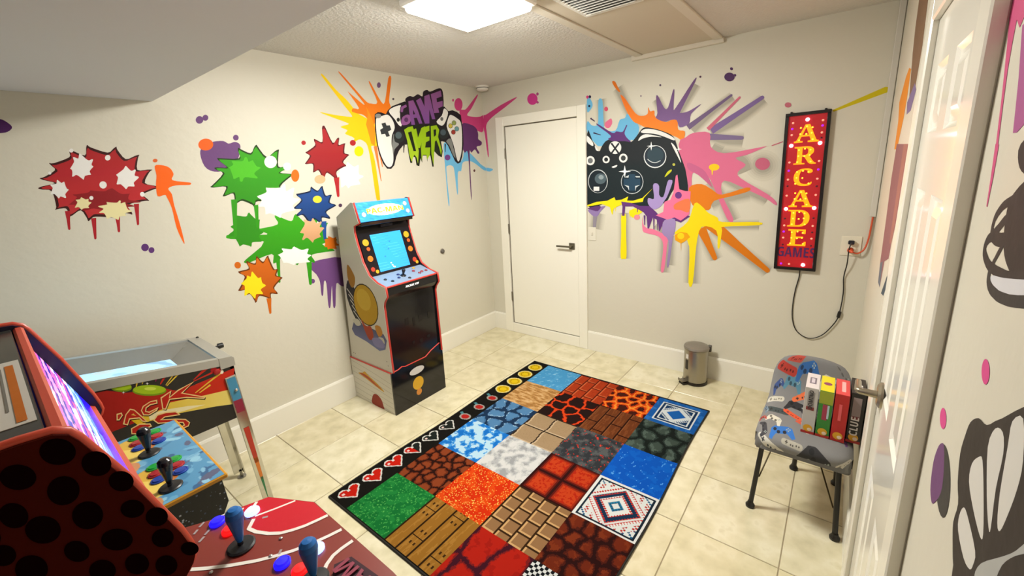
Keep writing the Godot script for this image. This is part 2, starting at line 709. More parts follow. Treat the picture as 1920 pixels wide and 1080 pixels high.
func make_doors() -> void:
	var white := mat("f0ecdf", 0.32)
	var steel := mat("8f887a", 0.35, 0.8)
	# door in the back wall: flat slab in a plain casing over a kick board
	var d := base_node("door_1")
	obj("casing", box(Vector3(0.165, 0, 0), Vector3(0.255, 2.12, 0.022), 0.003), white, d)
	obj("casing", box(Vector3(1.03, 0, 0), Vector3(1.112, 2.12, 0.022), 0.003), white, d)
	obj("casing", box(Vector3(0.2555, 2.036, 0), Vector3(1.0295, 2.12, 0.022), 0.003), white, d)
	obj("threshold_board", box(Vector3(0.2555, 0, 0), Vector3(1.0295, 0.098, 0.020), 0.003), white, d)
	obj("slab", box(Vector3(0.272, 0.106, -0.01), Vector3(1.026, 2.026, 0.014), 0.002), white, d)
	obj("shadow_gap", box(Vector3(0.2555, 0.0985, -0.01), Vector3(1.0295, 2.0355, 0.002), 0.0), mat("6b6252", 0.9), d)
	for y in [1.79, 1.077, 0.386]:
		var s := ST()
		tube(s, [Vector3(0.263, y - 0.045, 0.02), Vector3(0.263, y + 0.045, 0.02)], 0.007, 8)
		obj("hinge", s, steel, d)
	var h := obj("door_handle", box(Vector3(0.938, 0.921, 0.014), Vector3(0.993, 0.978, 0.024), 0.002), mat("77705f", 0.4, 0.7), d)
	var s2 := ST()
	tube(s2, [Vector3(0.966, 0.95, 0.022), Vector3(0.966, 0.95, 0.062)], 0.010, 10)
	rbox(s2, Vector3(0.902, 0.95, 0.062), Vector3(0.145, 0.016, 0.012), 0.003)
	obj("lever", s2, mat("77705f", 0.4, 0.7), h)
	# six-panel door in the right wall, seen along its face
	var e := base_node("door_2")
	var gloss := mat("efece2", 0.12)
	var cas := mat("e8e4d8", 0.25)
	obj("casing", box(Vector3(2.951, 0, 1.505), Vector3(XR, 2.07, 1.6), 0.004), cas, e)
	obj("casing", box(Vector3(2.9565, 0, 2.195), Vector3(XR, 2.07, 2.28), 0.003), cas, e)
	obj("casing", box(Vector3(2.951, 1.955, 1.6005), Vector3(XR, 2.07, 2.1945), 0.004), cas, e)
	# panels: x of the slab face is 2.967; each panel is a sunk field with a raised, bevelled centre
	var f := 2.967
	var cols := [[1.71, 1.86], [1.95, 2.10]]
	var rows := [[1.67, 1.83], [0.93, 1.535], [0.2, 0.70]]
	var slab := ST()
	var xb := [1.602, 1.71, 1.86, 1.95, 2.10, 2.194]
	var yb := [0.012, 0.2, 0.70, 0.93, 1.535, 1.67, 1.83, 1.953]
	for i in 5:
		for j in 7:
			if (i == 1 or i == 3) and (j == 1 or j == 3 or j == 5):
				continue
			quad(slab, Vector3(f, yb[j], xb[i]), Vector3(f, yb[j], xb[i + 1]), Vector3(f, yb[j + 1], xb[i + 1]), Vector3(f, yb[j + 1], xb[i]))
	rbox(slab, Vector3(f + 0.0085, 0.9825, 1.898), Vector3(0.003, 1.94, 0.59), 0.0)
	obj("slab", slab, gloss, e)
	for c in cols:
		for r in rows:
			var s := ST()
			var o := [Vector3(f, r[0], c[0]), Vector3(f, r[0], c[1]), Vector3(f, r[1], c[1]), Vector3(f, r[1], c[0])]
			var ring := func(inset: float, x: float) -> Array:
				return [Vector3(x, r[0] + inset, c[0] + inset), Vector3(x, r[0] + inset, c[1] - inset), Vector3(x, r[1] - inset, c[1] - inset), Vector3(x, r[1] - inset, c[0] + inset)]
			var steps := [o, ring.call(0.012, f + 0.006), ring.call(0.022, f + 0.006), ring.call(0.042, f + 0.001)]
			for k in 3:
				for q in 4:
					var q2 := (q + 1) % 4
					quad(s, steps[k][q], steps[k][q2], steps[k + 1][q2], steps[k + 1][q])
			quad(s, steps[3][0], steps[3][1], steps[3][2], steps[3][3])
			obj("panel", s, gloss, e)
	var s3 := ST()
	lathe(s3, [Vector2(0.0, 0.012), Vector2(0.030, 0.012), Vector2(0.038, 0.006), Vector2(0.039, 0.0)], axes(Vector3(0, 0, 1), Vector3(-1, 0, 0), Vector3(f, 0.925, 1.69)), 24)
	var hh := obj("door_handle", s3, mat("a59c8a", 0.28, 0.85), e)
	var s4 := ST()
	tube(s4, [Vector3(f - 0.008, 0.925, 1.69), Vector3(f - 0.050, 0.925, 1.69), Vector3(f - 0.056, 0.925, 1.685), Vector3(f - 0.054, 0.925, 1.62)], [0.012, 0.010, 0.010, 0.008], 12)
	obj("lever", s4, mat("a59c8a", 0.28, 0.85), hh)

func make_rug() -> void:
	var t := thing("rug", "large rug printed with squares of pixel bricks, water, lava and a strip of hearts", "rug")
	var N := 64
	var W := 288
	var H := 388
	var im := canvas(W, H, "15130f")
	var rng := RandomNumberGenerator.new()
	rng.seed = 33
	var cells := ["sky", "brick", "lavastone", "bluemedal", "sand", "crack", "wood", "darkcobble", "cobble", "slabs", "ore", "water", "ice", "marble", "redslabs", "diamond", "brown", "lava", "tanbrick", "darkbrown", "grass", "plank", "bigred", "cyanmedal"]
	var lattice := {"lavastone": 4, "cobble": 3, "darkcobble": 3, "crack": 3, "brown": 5, "darkbrown": 4, "bigred": 2}
	for r in 6:
		for c in 4:
			var kind: String = cells[r * 4 + c]
			var ox := 31 + c * N
			var oy := 2 + r * N
			var pts: Array[Vector2] = []
			var g: int = lattice.get(kind, 0)
			for a in g:
				for b in g:
					var p := Vector2((a + 0.5 * (b % 2) + rng.randf_range(0.12, 0.7)) * N / g, (b + rng.randf_range(0.15, 0.8)) * N / g)
					for wx in [-64.0, 0.0, 64.0]:
						if p.x + wx > -26 and p.x + wx < 90:
							pts.append(Vector2(p.x + wx, p.y))
			var nz := FastNoiseLite.new()
			nz.seed = r * 4 + c
			nz.frequency = 0.06
			for y in N:
				for x in N:
					var d1 := 99.0
					var d2 := 99.0
					if g > 0:
						var here := Vector2(x + 4.0 * nz.get_noise_2d(x * 0.9, y * 0.9), y + 4.0 * nz.get_noise_2d(x * 0.9 + 300.0, y * 0.9))
						for p in pts:
							var d := p.distance_to(here)
							if d < d1:
								d2 = d1
								d1 = d
							elif d < d2:
								d2 = d
					var edge := d2 - d1
					var n := nz.get_noise_2d(x, y)
					var v := rng.randf()
					var k := "808080"
					match kind:
						"sky":
							k = "4d9fd6" if n < 0.2 else "58a8dc"
							if nz.get_noise_2d(x * 3.0 + y * 2.0, y * 0.8 - x * 0.8) > 0.42: k = "a4d4f0"
						"water":
							k = "0b56bd" if n < 0.15 else "0f61c8"
							if nz.get_noise_2d(x * 3.4 + y * 1.4, y * 0.9 - x * 0.9) > 0.44: k = "55a2ee"
						"brick":
							var row := x / 16
							var bb := (y + (row % 2) * 14) % 28
							k = "b03c1a" if v < 0.8 else "a03416"
							if x % 16 < 2 or bb < 2: k = "5a1a0d"
							elif x % 16 < 4 or bb > 25: k = "d0673a"
						"lavastone":
							k = "34130c" if edge > 6.5 else ("c23a10" if edge > 3.4 else ("ee5c14" if edge > 1.4 else "f59a34"))
							if edge > 8.5: k = "45190e"
						"crack":
							k = "2c100b" if edge > 4.0 else ("7a1c0c" if edge > 2.6 else "e2481a")
							if edge > 7.5: k = "241310"
						"sand":
							var q := nz.get_noise_2d(x * 0.9, y * 2.6)
							k = "d0a268" if q > 0.0 else ("bd8b50" if q > -0.22 else "a87840")
							if q > 0.3: k = "e0b883"
						"wood":
							var row := x / 16
							var bb := (y + row * 23) % 40
							k = "6b371b" if nz.get_noise_2d(x * 4.0, y * 0.7) < 0.1 else "7c4422"
							if x % 16 < 2 or bb < 2: k = "2b130a"
							elif x % 16 == 2: k = "8f5630"
						"darkcobble":
							k = "171e1b" if edge < 4.0 else ("2c3833" if edge < 8.0 else ("3f4d45" if n < 0.1 else "52625a"))
						"cobble":
							k = "1c3454" if edge < 4.2 else ("5585b2" if edge > 7.0 else "4473a2")
							if edge > 4.2 and edge < 7.0 and v > 0.5 and n > 0.0: k = "a4c8e2"
						"slabs":
							k = "a98e6c" if v < 0.8 else "a38866"
							var xx := (x + int(1.6 * sin(y * 0.2))) % 32
							if xx < 2 or y % 32 < 2: k = "33251a"
							elif xx < 4 or y % 32 > 29: k = "ccb492"
						"ore":
							k = "33363a" if n < -0.05 else ("45484b" if n < 0.2 else "585b5c")
							if nz.get_noise_2d(x * 2.2 + 90, y * 2.2) > 0.40: k = "c42c1e"
							if nz.get_noise_2d(x * 2.2 + 90, y * 2.2) > 0.52: k = "e2523c"
						"ice":
							k = "bfe2f6" if n > 0.02 else ("4a9ee6" if n > -0.16 else "1a72cc")
						"marble":
							k = "dededd" if n > 0.12 else ("cfd0d0" if n > -0.08 else ("b9bbbd" if n > -0.28 else "a3a5a7"))
						"redslabs":
							var cx := absi(x % 32 - 17)
							var cy := absi(y % 32 - 15)
							var m := maxi(cx, cy)
							k = "c2401a" if m < 11 else "9c2c14"
							if nz.get_noise_2d(x * 3.0, y * 3.0) > 0.15 and m < 12: k = "b02410"
							if m > 12: k = "611811"
							if m > 14: k = "2f0d0b"
						"brown":
							k = "280f09" if edge < 2.2 else ("6b2c16" if edge < 4.5 else "8c4020")
						"darkbrown":
							k = "2a0e0c" if edge < 3.0 else ("4c1a10" if edge < 6.0 else ("6b2612" if n < 0.1 else "7a3016"))
						"bigred":
							k = "3f1220" if edge < 3.5 else ("7a1c1c" if edge < 6.0 else ("b02012" if n < 0.25 else "a01a10"))
						"lava":
							k = "d4300c" if n < 0.0 else "e04812"
							if v > 0.93: k = "f4a044"
							elif v > 0.88: k = "f8c860"
						"tanbrick":
							var row := x / 16
							var bb := (y + (row % 2) * 8) % 16
							k = "96704a"
							if x % 16 < 2 or bb < 2: k = "35200f"
							elif x % 16 < 4 or bb > 13: k = "d0a670"
						"grass":
							k = "147030" if n < 0.05 else "1f8038"
							if nz.get_noise_2d(x * 4.0, y * 4.0) > 0.35: k = "3f9f48"
							if v > 0.97: k = "62b85a"
						"plank":
							var row := x / 16
							k = "9a6a26" if nz.get_noise_2d(x * 3.0, y * 0.4) < 0.15 else "a87832"
							if x % 16 < 2: k = "2c1a0a"
							var cut: int = [14, 44, 6, 50][row]
							if absi(y - cut) < 1: k = "2c1a0a"
							for w in [-7, 7]:
								if absi(y - (cut + w)) < 2 and (x % 16 == 6 or x % 16 == 7 or x % 16 == 11 or x % 16 == 12): k = "3a2410"
						"bluemedal":
							k = "1b5cac" if n < 0.12 else "2b72c4"
							var q := maxi(absi(x - 32), absi(y - 32))
							var dm := absi(x - 32) + absi(y - 32)
							if q < 25: k = "dbe4e8"
							if q < 23: k = "16325a"
							if q < 20: k = "dbe4e8"
							if q < 18:
								k = "1c3c66"
								if dm < 26: k = "dbe4e8" if (x / 2 + y / 2) % 2 == 0 else "24487a"
								if dm < 20: k = "dbe4e8"
								if dm < 13: k = "1d62b4"
						"diamond":
							k = "dfe4e3"
							var q := maxi(absi(x - 32), absi(y - 32))
							var dm := absi(x - 32) + absi(y - 32)
							var ck := (x / 2 + y / 2) % 2 == 0
							if q >= 30: k = "e6e8e6"
							elif q >= 28: k = "1a2836"
							elif dm > 44: k = "1d5b86" if ck and (x / 4 + y / 4) % 2 == 0 else "dfe4e3"
							elif dm > 36: k = "b8322a" if ck and (x / 4) % 2 == 0 else "dfe4e3"
							elif dm > 32: k = "dfe4e3"
							elif dm > 28: k = "c33428" if ck else "e8eae8"
							elif dm > 25: k = "dfe4e3"
							elif dm > 22: k = "c33428" if ck else "17324e"
							elif dm > 17: k = "17324e"
							elif dm > 14: k = "c33428" if ck else "e8eae8"
							elif dm > 8: k = "e4e8e6"
							elif dm > 4: k = "1d7ea8" if ck else "24506c"
						"cyanmedal":
							k = "2f9cc8" if n < 0.1 else "48b0da"
							var m := mini(x, y)
							if m < 11: k = "14181c" if (x / 3 + y / 3) % 2 == 0 else "dfe3e3"
					im.set_pixel(ox + x, oy + y, hex(k))
	# the black strip: hearts with their lobes to the wall, then flasks, then coins
	for i in 13:
		var cy := H - 1 - 17.0 - i * 29.2
		if i < 6:
			for b in 25:            # along the strip, near end first
				for a in 22:        # across the strip, from the wall side
					var pb := absf(b - 12.0)
					var inside := func(aa: float, bb: float) -> float:   # below zero inside a heart
						var p := absf(bb)
						if aa < 7.0:
							return maxf(absf(p - 6.0) - 6.2, maxf(-aa, (absf(p - 6.0) - 2.2) * 0.8 - aa))
						return (p - 12.2) * 0.75 + (aa - 7.0) * 0.62
					var d: float = inside.call(float(a), pb)
					if d > 0.0:
						continue
					var k := "e8e6e0"
					if d < -1.5 and a > 1:
						k = "c81e10" if (i < 3 or (i == 3 and b < 12)) else "1e2420"
						if absf(b - 5.0) < 1.6 and absf(a - 6.0) < 1.6:
							k = "f6d8d0"
					im.set_pixel(4 + a, clampi(int(cy) + 12 - b, 0, H - 1), hex(k))
		elif i < 9:
			fill_line(im, Vector2(4, cy - 5), Vector2(15, cy), 4.0, hex("4e8a94"))
			fill_oval(im, 18, cy + 1, 9, 7, hex("a8a49c"))
			fill_oval(im, 18, cy + 1, 6.5, 5, hex("b42420"))
		else:
			fill_oval(im, 16, cy, 12.5, 12.0, hex("6a5410"))
			fill_oval(im, 15, cy, 12, 11.6, hex("efe3a0"))
			fill_oval(im, 15, cy, 10, 9.8, hex("e8c012"))
			fill_oval(im, 15, cy, 7, 6.8, hex("9a7408"))
			fill_oval(im, 15, cy, 6, 5.8, hex("ecc81a"))
	var lo := Vector2(0.842, 0.487)
	var hi := Vector2(2.252, 2.392)
	var top := ST()
	# gently rippled cloth with its print on top
	var nx := 28
	var nz2 := 38
	var hgt := func(i: int, j: int) -> Vector3:
		var x := lerpf(lo.x, hi.x, float(i) / nx)
		var z := lerpf(lo.y, hi.y, float(j) / nz2)
		var e: float = min(min(x - lo.x, hi.x - x), min(z - lo.y, hi.y - z))
		var y: float = 0.0065 + 0.0022 * sin(x * 9.0 + z * 4.0) * clampf(e * 8.0, 0.0, 1.0)
		if i == nx or i == 0:
			y += 0.003 * maxf(0.0, sin(z * 7.3 + 0.6))
		return Vector3(x + (0.006 * sin(z * 5.1) if i == 0 or i == nx else 0.0), y, z)
	for i in nx:
		for j in nz2:
			var c := [hgt.call(i, j), hgt.call(i + 1, j), hgt.call(i + 1, j + 1), hgt.call(i, j + 1)]
			var uv := [Vector2(float(i) / nx, float(j) / nz2), Vector2(float(i + 1) / nx, float(j) / nz2), Vector2(float(i + 1) / nx, float(j + 1) / nz2), Vector2(float(i) / nx, float(j + 1) / nz2)]
			for k in [0, 1, 2, 0, 2, 3]:
				top.set_uv(uv[k])
				top.set_smooth_group(0)
				top.add_vertex(c[k])
	top.generate_normals()
	var pm := printed(im, 0.95, 0.0, true)
	pm.albedo_color = Color(0.84, 0.84, 0.84)
	pm.metallic_specular = 0.2
	obj("printed_pile", top, pm, t)
	var rim_s := ST()
	for e in 4:
		var pts: Array = []
		var cnt: int = nz2 if e % 2 == 0 else nx
		for k in cnt + 1:
			pts.append(hgt.call(0 if e == 0 else nx, k) if e % 2 == 0 else hgt.call(k, 0 if e == 1 else nz2))
		for k in cnt:
			pts[k].y -= 0.002
		pts[cnt].y -= 0.002
		tube(rim_s, pts, 0.0045, 6)
	obj("black_binding", rim_s, mat("17140f", 0.9), t)

func trim_tube(s: SurfaceTool, prof: Array, f: Callable, d: float, r: float) -> void:
	var pts: Array = []
	for i in range(0, prof.size(), 2):
		pts.append(f.call(prof[i], prof[i + 1], d))
	tube(s, pts, r, 6)

func make_joystick(called: String, parent: Node3D, at: Vector3, h: float, r: float, m: Material, up := Vector3.UP) -> MeshInstance3D:
	var b := Basis(up.cross(Vector3.BACK).normalized(), up, up.cross(Vector3.BACK).normalized().cross(up))
	var s := ST()
	lathe(s, [Vector2(0.005, h * 0.12), Vector2(0.008, h * 0.25), Vector2(r * 0.62, h * 0.4), Vector2(r * 0.85, h * 0.62), Vector2(r, h * 0.8), Vector2(r * 0.9, h * 0.92), Vector2(r * 0.55, h * 0.985), Vector2(0.0, h)], Transform3D(b, at), 18)
	var o := obj(called, s, m, parent)
	var s2 := ST()
	lathe(s2, [Vector2(r * 1.6, 0.0), Vector2(r * 1.6, 0.002), Vector2(r * 1.4, 0.0045), Vector2(0.006, 0.006), Vector2(0.005, h * 0.2)], Transform3D(b, at), 20)
	obj("dust_washer", s2, mat("16161a", 0.4), o)
	return o

func make_button(parent: Node3D, at: Vector3, r: float, m: Material, up := Vector3.UP, h := 0.006) -> void:
	var b := Basis(up.cross(Vector3.BACK).normalized(), up, up.cross(Vector3.BACK).normalized().cross(up))
	var s := ST()
	lathe(s, [Vector2(r, 0.0), Vector2(r, h * 0.5), Vector2(r * 0.85, h * 0.75), Vector2(r * 0.78, h * 0.6), Vector2(r * 0.7, h), Vector2(0.0, h * 1.1)], Transform3D(b, at), 18)
	obj("button", s, m, parent)

# tall white cabinet with red edging against the left wall; it looks towards +x
func make_white_cabinet() -> void:
	var t := thing("arcade_cabinet", "tall white and black arcade cabinet with red edging, against the left wall", "arcade machine")
	var z0 := 1.235
	var z1 := 1.700
	var side := [0.022, 0.325, 0.519, 0.325, 0.511, 0.803, 0.524, 0.835, 0.556, 0.872, 0.55, 0.936, 0.468, 0.952, 0.385, 0.995, 0.330, 1.083, 0.288, 1.22, 0.276, 1.279, 0.282, 1.325, 0.345, 1.346, 0.306, 1.478, 0.280, 1.480, 0.085, 1.380]
	var grey := mat("d3cfc6", 0.4)
	var red := mat("c23a30", 0.4)
	var black := mat("131214", 0.12)
	for z in [z0, z1 - 0.016]:
		var s := ST()
		prism(s, V2(side), in_xy(z), 0.0, 0.016)
		obj("side_panel", s, grey if z > 1.5 else mat("17161a", 0.3), t)
	var front := side.slice(2, 28)
	for z in [z0 + 0.008, z1 - 0.008]:
		var s := ST()
		trim_tube(s, front, in_xy(z), 0.0, 0.0075)
		obj("edge_trim", s, red, t)
	# back and top panel
	var bs := ST()
	quad(bs, Vector3(0.03, 0.33, z0 + 0.016), Vector3(0.03, 0.33, z1 - 0.016), Vector3(0.09, 1.38, z1 - 0.016), Vector3(0.09, 1.38, z0 + 0.016))
	quad(bs, Vector3(0.09, 1.377, z0 + 0.016), Vector3(0.09, 1.377, z1 - 0.016), Vector3(0.284, 1.476, z1 - 0.016), Vector3(0.284, 1.476, z0 + 0.016))
	obj("back_panel", bs, mat("2a282a", 0.7), t)
	# marquee, lit from inside
	var za := z0 + 0.0165
	var zb := z1 - 0.0165
	var mi := canvas(256, 80, "2f86d6")
	for k in 40:
		fill_oval(mi, (k * 53) % 256, (k * 29) % 80, 12, 3, hex("3f97e2" if k % 2 else "2878c8"), 0.4)
	fill_oval(mi, 128, 38, 86, 24, hex("fdfdf0"))
	fill_oval(mi, 128, 38, 80, 20, hex("f8f6b8"))
	for q in [[24, 50], [233, 22], [238, 56]]:
		fill_oval(mi, q[0], q[1], 9, 9, hex("e79ab8"))
	var ms := ST()
	quad_uv(ms, Vector3(0.347, 1.349, zb), Vector3(0.347, 1.349, za), Vector3(0.307, 1.474, za), Vector3(0.307, 1.474, zb))
	quad(ms, Vector3(0.307, 1.474, zb), Vector3(0.307, 1.474, za), Vector3(0.284, 1.476, za), Vector3(0.284, 1.476, zb))
	var mq := obj("marquee", ms, printed(mi, 0.3, 0.8), t)
	var mdir := Vector3(-0.04, 0.125, 0).normalized()
	lettering("lettering", "PAC-MAN", 0.034, glow("f4e01e", 0.55), axes(Vector3(0, 0, -1), mdir, Vector3(0.3285, 1.413, (za + zb) * 0.5)), mq, false, 0.001, 800, 1.45)
	obj("marquee_soffit", box(Vector3(0.285, 1.322, za), Vector3(0.343, 1.345, zb), 0.002), black, t)
	var grl := ST()
	for k in 3:
		rbox(grl, Vector3(0.292, 1.296 + 0.006 * k, (za + zb) * 0.5 - 0.02), Vector3(0.004, 0.003, 0.1), 0.0008)
	obj("speaker_grille", grl, mat("45444a", 0.5), t)
	# screen bezel and picture
	var p0 := Vector3(0.372, 0.982, 0)
	var p1 := Vector3(0.268, 1.32, 0)
	var bz := ST()
	quad(bz, Vector3(p0.x, p0.y, zb), Vector3(p0.x, p0.y, za), Vector3(p1.x, p1.y, za), Vector3(p1.x, p1.y, zb))
	obj("bezel", bz, mat("121116", 0.2), t)
	var on_face := func(a: float, b: float, lift: float) -> Vector3:    # a: 0 left .. 1 right, b: 0 bottom .. 1 top
		var q := p0.lerp(p1, b)
		return Vector3(q.x, q.y, lerpf(zb, za, a)) + Vector3(0.338, 0.104, 0).normalized() * lift
	var si := canvas(128, 160, "2f92dc")
	for k in 26:
		var y := (k * 37) % 160
		fill_line(si, Vector2((k * 31) % 128 - 20, y), Vector2((k * 31) % 128 + 30, y), 2.0, hex("4aa8ea" if k % 2 else "2a84cc"))
	for q in [[36, 100], [70, 40], [58, 70]]:
		fill_oval(si, q[0], q[1], 3, 3, hex("2a72b4"))
	for q in [[52, 132], [55, 142], [58, 150], [62, 152]]:
		fill_oval(si, q[0], q[1], 3.5, 3, hex("f4f6fa"))
	var ss := ST()
	quad_uv(ss, on_face.call(0.205, 0.045, 0.002), on_face.call(0.80, 0.045, 0.002), on_face.call(0.80, 0.79, 0.002), on_face.call(0.205, 0.79, 0.002))
	obj("screen", ss, printed(si, 0.2, 0.62), t)
	# plain round bezel stickers in the printed colours
	for q in [[0.10, 0.66, 0.024, "c79a1c"], [0.115, 0.53, 0.014, "b8541c"], [0.10, 0.34, 0.021, "d0741e"], [0.09, 0.13, 0.016, "b23a24"], [0.90, 0.68, 0.024, "c79a1c"], [0.91, 0.55, 0.014, "b8541c"], [0.90, 0.37, 0.021, "d0741e"], [0.92, 0.13, 0.018, "b23a24"], [0.155, 0.07, 0.013, "d8a01e"], [0.955, 0.07, 0.013, "d8a01e"]]:
		var ds := ST()
		var c: Vector3 = on_face.call(q[0], q[1], 0.0015)
		lathe(ds, [Vector2(0.0, 0.0), Vector2(q[2], 0.0)], Transform3D(Basis(Vector3(0, 0, 1), Vector3(0.338, 0.104, 0).normalized(), Vector3(-0.104, 0.338, 0).normalized()), c), 18)
		obj("bezel_sticker", ds, mat(q[3], 0.4), t)
	# control deck
	var dk := ST()
	quad(dk, Vector3(0.548, 0.934, zb), Vector3(0.548, 0.934, za), Vector3(0.375, 0.980, za), Vector3(0.375, 0.980, zb))
	var deck := obj("control_deck", dk, mat("7f93ac", 0.35), t)
	var dn := Vector3(0.046, 0.173, 0).normalized()
	var on_deck := func(a: float, b: float) -> Vector3: return Vector3(lerpf(0.548, 0.375, b), lerpf(0.934, 0.980, b), lerpf(zb, za, a)) + dn * 0.001
	make_joystick("joystick", deck, on_deck.call(0.47, 0.5), 0.05, 0.013, mat("101014", 0.3), dn)
	for q in [[0.14, 0.55, "15151c"], [0.2, 0.3, "15151c"], [0.42, 0.66, "1c2a66"], [0.36, 0.42, "1c2a66"], [0.72, 0.62, "8c1a2a"], [0.83, 0.42, "8c1a2a"], [0.76, 0.36, "8c1a2a"], [0.92, 0.42, "8c1a2a"], [0.5, 0.2, "15151c"], [0.8, 0.85, "d4a01c"]]:
		make_button(deck, on_deck.call(q[0], q[1]), 0.011, mat(q[2], 0.3), dn)
	var fr := ST()
	quad(fr, Vector3(0.522, 0.84, zb), Vector3(0.522, 0.84, za), Vector3(0.549, 0.874, za), Vector3(0.549, 0.874, zb))
	quad(fr, Vector3(0.549, 0.874, zb), Vector3(0.549, 0.874, za), Vector3(0.546, 0.927, za), Vector3(0.546, 0.927, zb))
	var apron := obj("deck_apron", fr, black, t)
	lettering("lettering", "ARCADE 1UP", 0.014, glow("f2f2f2", 0.5), axes(Vector3(0, 0, -1), Vector3(-0.03, 1, 0), Vector3(0.5482, 0.902, (za + zb) * 0.5 + 0.01)), apron, false, 0.001, 800)
	obj("deck_trim", box(Vector3(0.54, 0.926, za), Vector3(0.552, 0.937, zb), 0.003), red, t)
	# front door
	obj("coin_door", box(Vector3(0.47, 0.325, za), Vector3(0.502, 0.835, zb), 0.002), black, t)
	for q in [[0.16, 0.64, 0.03, 0.05], [0.22, 0.62, 0.02, 0.06], [0.28, 0.63, 0.03, 0.05], [0.36, 0.63, 0.02, 0.05], [0.2, 0.47, 0.02, 0.02], [0.27, 0.46, 0.03, 0.03], [0.34, 0.47, 0.03, 0.02]]:
		var em := ST()
		rbox(em, Vector3(0.503, q[1], zb - q[0]), Vector3(0.002, q[3], q[2]), 0.0006)
		obj("embossed_panel", em, mat("0d0c0e", 0.25), t)
	# riser: white board side, black front with a waved red rim
	var riser := obj("riser", box(Vector3(0.006, 0.0, z0 - 0.006), Vector3(0.497, 0.322, z1 + 0.004), 0.003), mat("dedad0", 0.45), t)
	var wave := [z0 - 0.006, 0.0, z1 + 0.004, 0.0, z1 + 0.004, 0.318, z1 - 0.06, 0.322, z1 - 0.09, 0.332, z1 - 0.12, 0.322, z1 - 0.2, 0.322, z0 + 0.16, 0.322, z0 + 0.1, 0.352, z0 + 0.04, 0.372, z0 - 0.006, 0.385]
	var wf := ST()
	prism(wf, V2(wave), in_zy(0.4975), 0.0, 0.012)
	obj("riser_front", wf, black, riser)
	for q in [[0.155, 0.13, 0.05, 0.05, "c99a1a"], [0.255, 0.095, 0.028, 0.016, "c8c4c0"], [0.085, 0.13, 0.025, 0.02, "c07a2a"]]:
		var fs := ST()
		lathe(fs, [Vector2(0.0, 0.0003), Vector2(q[2], 0.0)], Transform3D(Basis(Vector3(0, 0, -1) * (q[3] / q[2]) if q[3] > q[2] else Vector3(0, 0, -1), Vector3(1, 0, 0), Vector3(0, -1, 0)), Vector3(0.5098, q[0], (z0 + z1) * 0.5 + 0.02)), 20, 1.0 if q[4] != "c8c4c0" else 2.4)
		obj("print_patch", fs, mat(q[4], 0.3), riser)
	var wt := ST()
	trim_tube(wt, wave.slice(4), in_zy(0.5035), 0.0, 0.005)
	tube(wt, [Vector3(0.5, 0.32, z1 + 0.004), Vector3(0.008, 0.324, z1 + 0.004)], 0.005, 6)
	obj("riser_trim", wt, red, riser)
	# printed artwork, kept to plain shapes
	paint_on("Q", riser)
	part("plank_lines")
	for k in 7:
		stroke("9d978c", [20, 300 - k * 44, 180, 282 - k * 43, 330, 262 - k * 40, 490, 236 - k * 38], 2)
	part("badge")
	poly("9a3a2c", [230, 4, 232, 50, 262, 92, 310, 98, 352, 70, 366, 24, 366, 4], 1)
	poly("d8a63c", [90, 215, 150, 232, 180, 250, 230, 225, 330, 190, 400, 150, 330, 158, 220, 186, 140, 204], 1)
	poly("b8553c", [110, 216, 160, 226, 230, 214, 320, 180, 370, 160, 300, 172, 200, 200], 1)
	paint_on("S", t)
	part("side_art")
	poly("4d5170", [80, 560, 130, 640, 470, 600, 500, 560, 470, 488, 400, 462, 250, 500, 110, 520], 0, "7a7fae")
	poly("2e2c30", [75, 800, 110, 930, 180, 900, 260, 720, 240, 640, 160, 640], 1)
	for k in 5:
		stroke("cfccc6", [90 + k * 12, 870 - k * 40, 150 + k * 12, 820 - k * 40, 215 + k * 10, 700 - k * 24], 9)
	poly("a8772c", [120, 960, 140, 1050, 190, 1010, 215, 960, 190, 900, 150, 890], 1)
	dot("3a3010", 300, 780, 146, 0, 0, 152)
	dot("c39a1e", 300, 780, 138, 0, 0, 144)
	dot("d3b03a", 285, 815, 84, 0, 0, 78)
	poly("a8442a", [220, 660, 270, 620, 330, 630, 350, 560, 300, 520, 260, 560], 1)
	poly("c78a3a", [380, 640, 440, 650, 460, 600, 410, 570], 1)
	poly("c9c6ba", [110, 640, 180, 655, 210, 620, 150, 600], 1)
	poly("c9c6ba", [400, 560, 460, 570, 470, 530, 420, 525], 1)
	poly("8a88b8", [330, 540, 420, 560, 470, 520, 440, 490, 350, 490], 1)
	part("screws")
	for q in [[480, 370], [470, 400], [60, 370], [80, 366], [480, 560], [470, 500], [100, 1300]]:
		dot("6b675f", q[0], q[1], 4, 0, 0, 4)
	end_part()

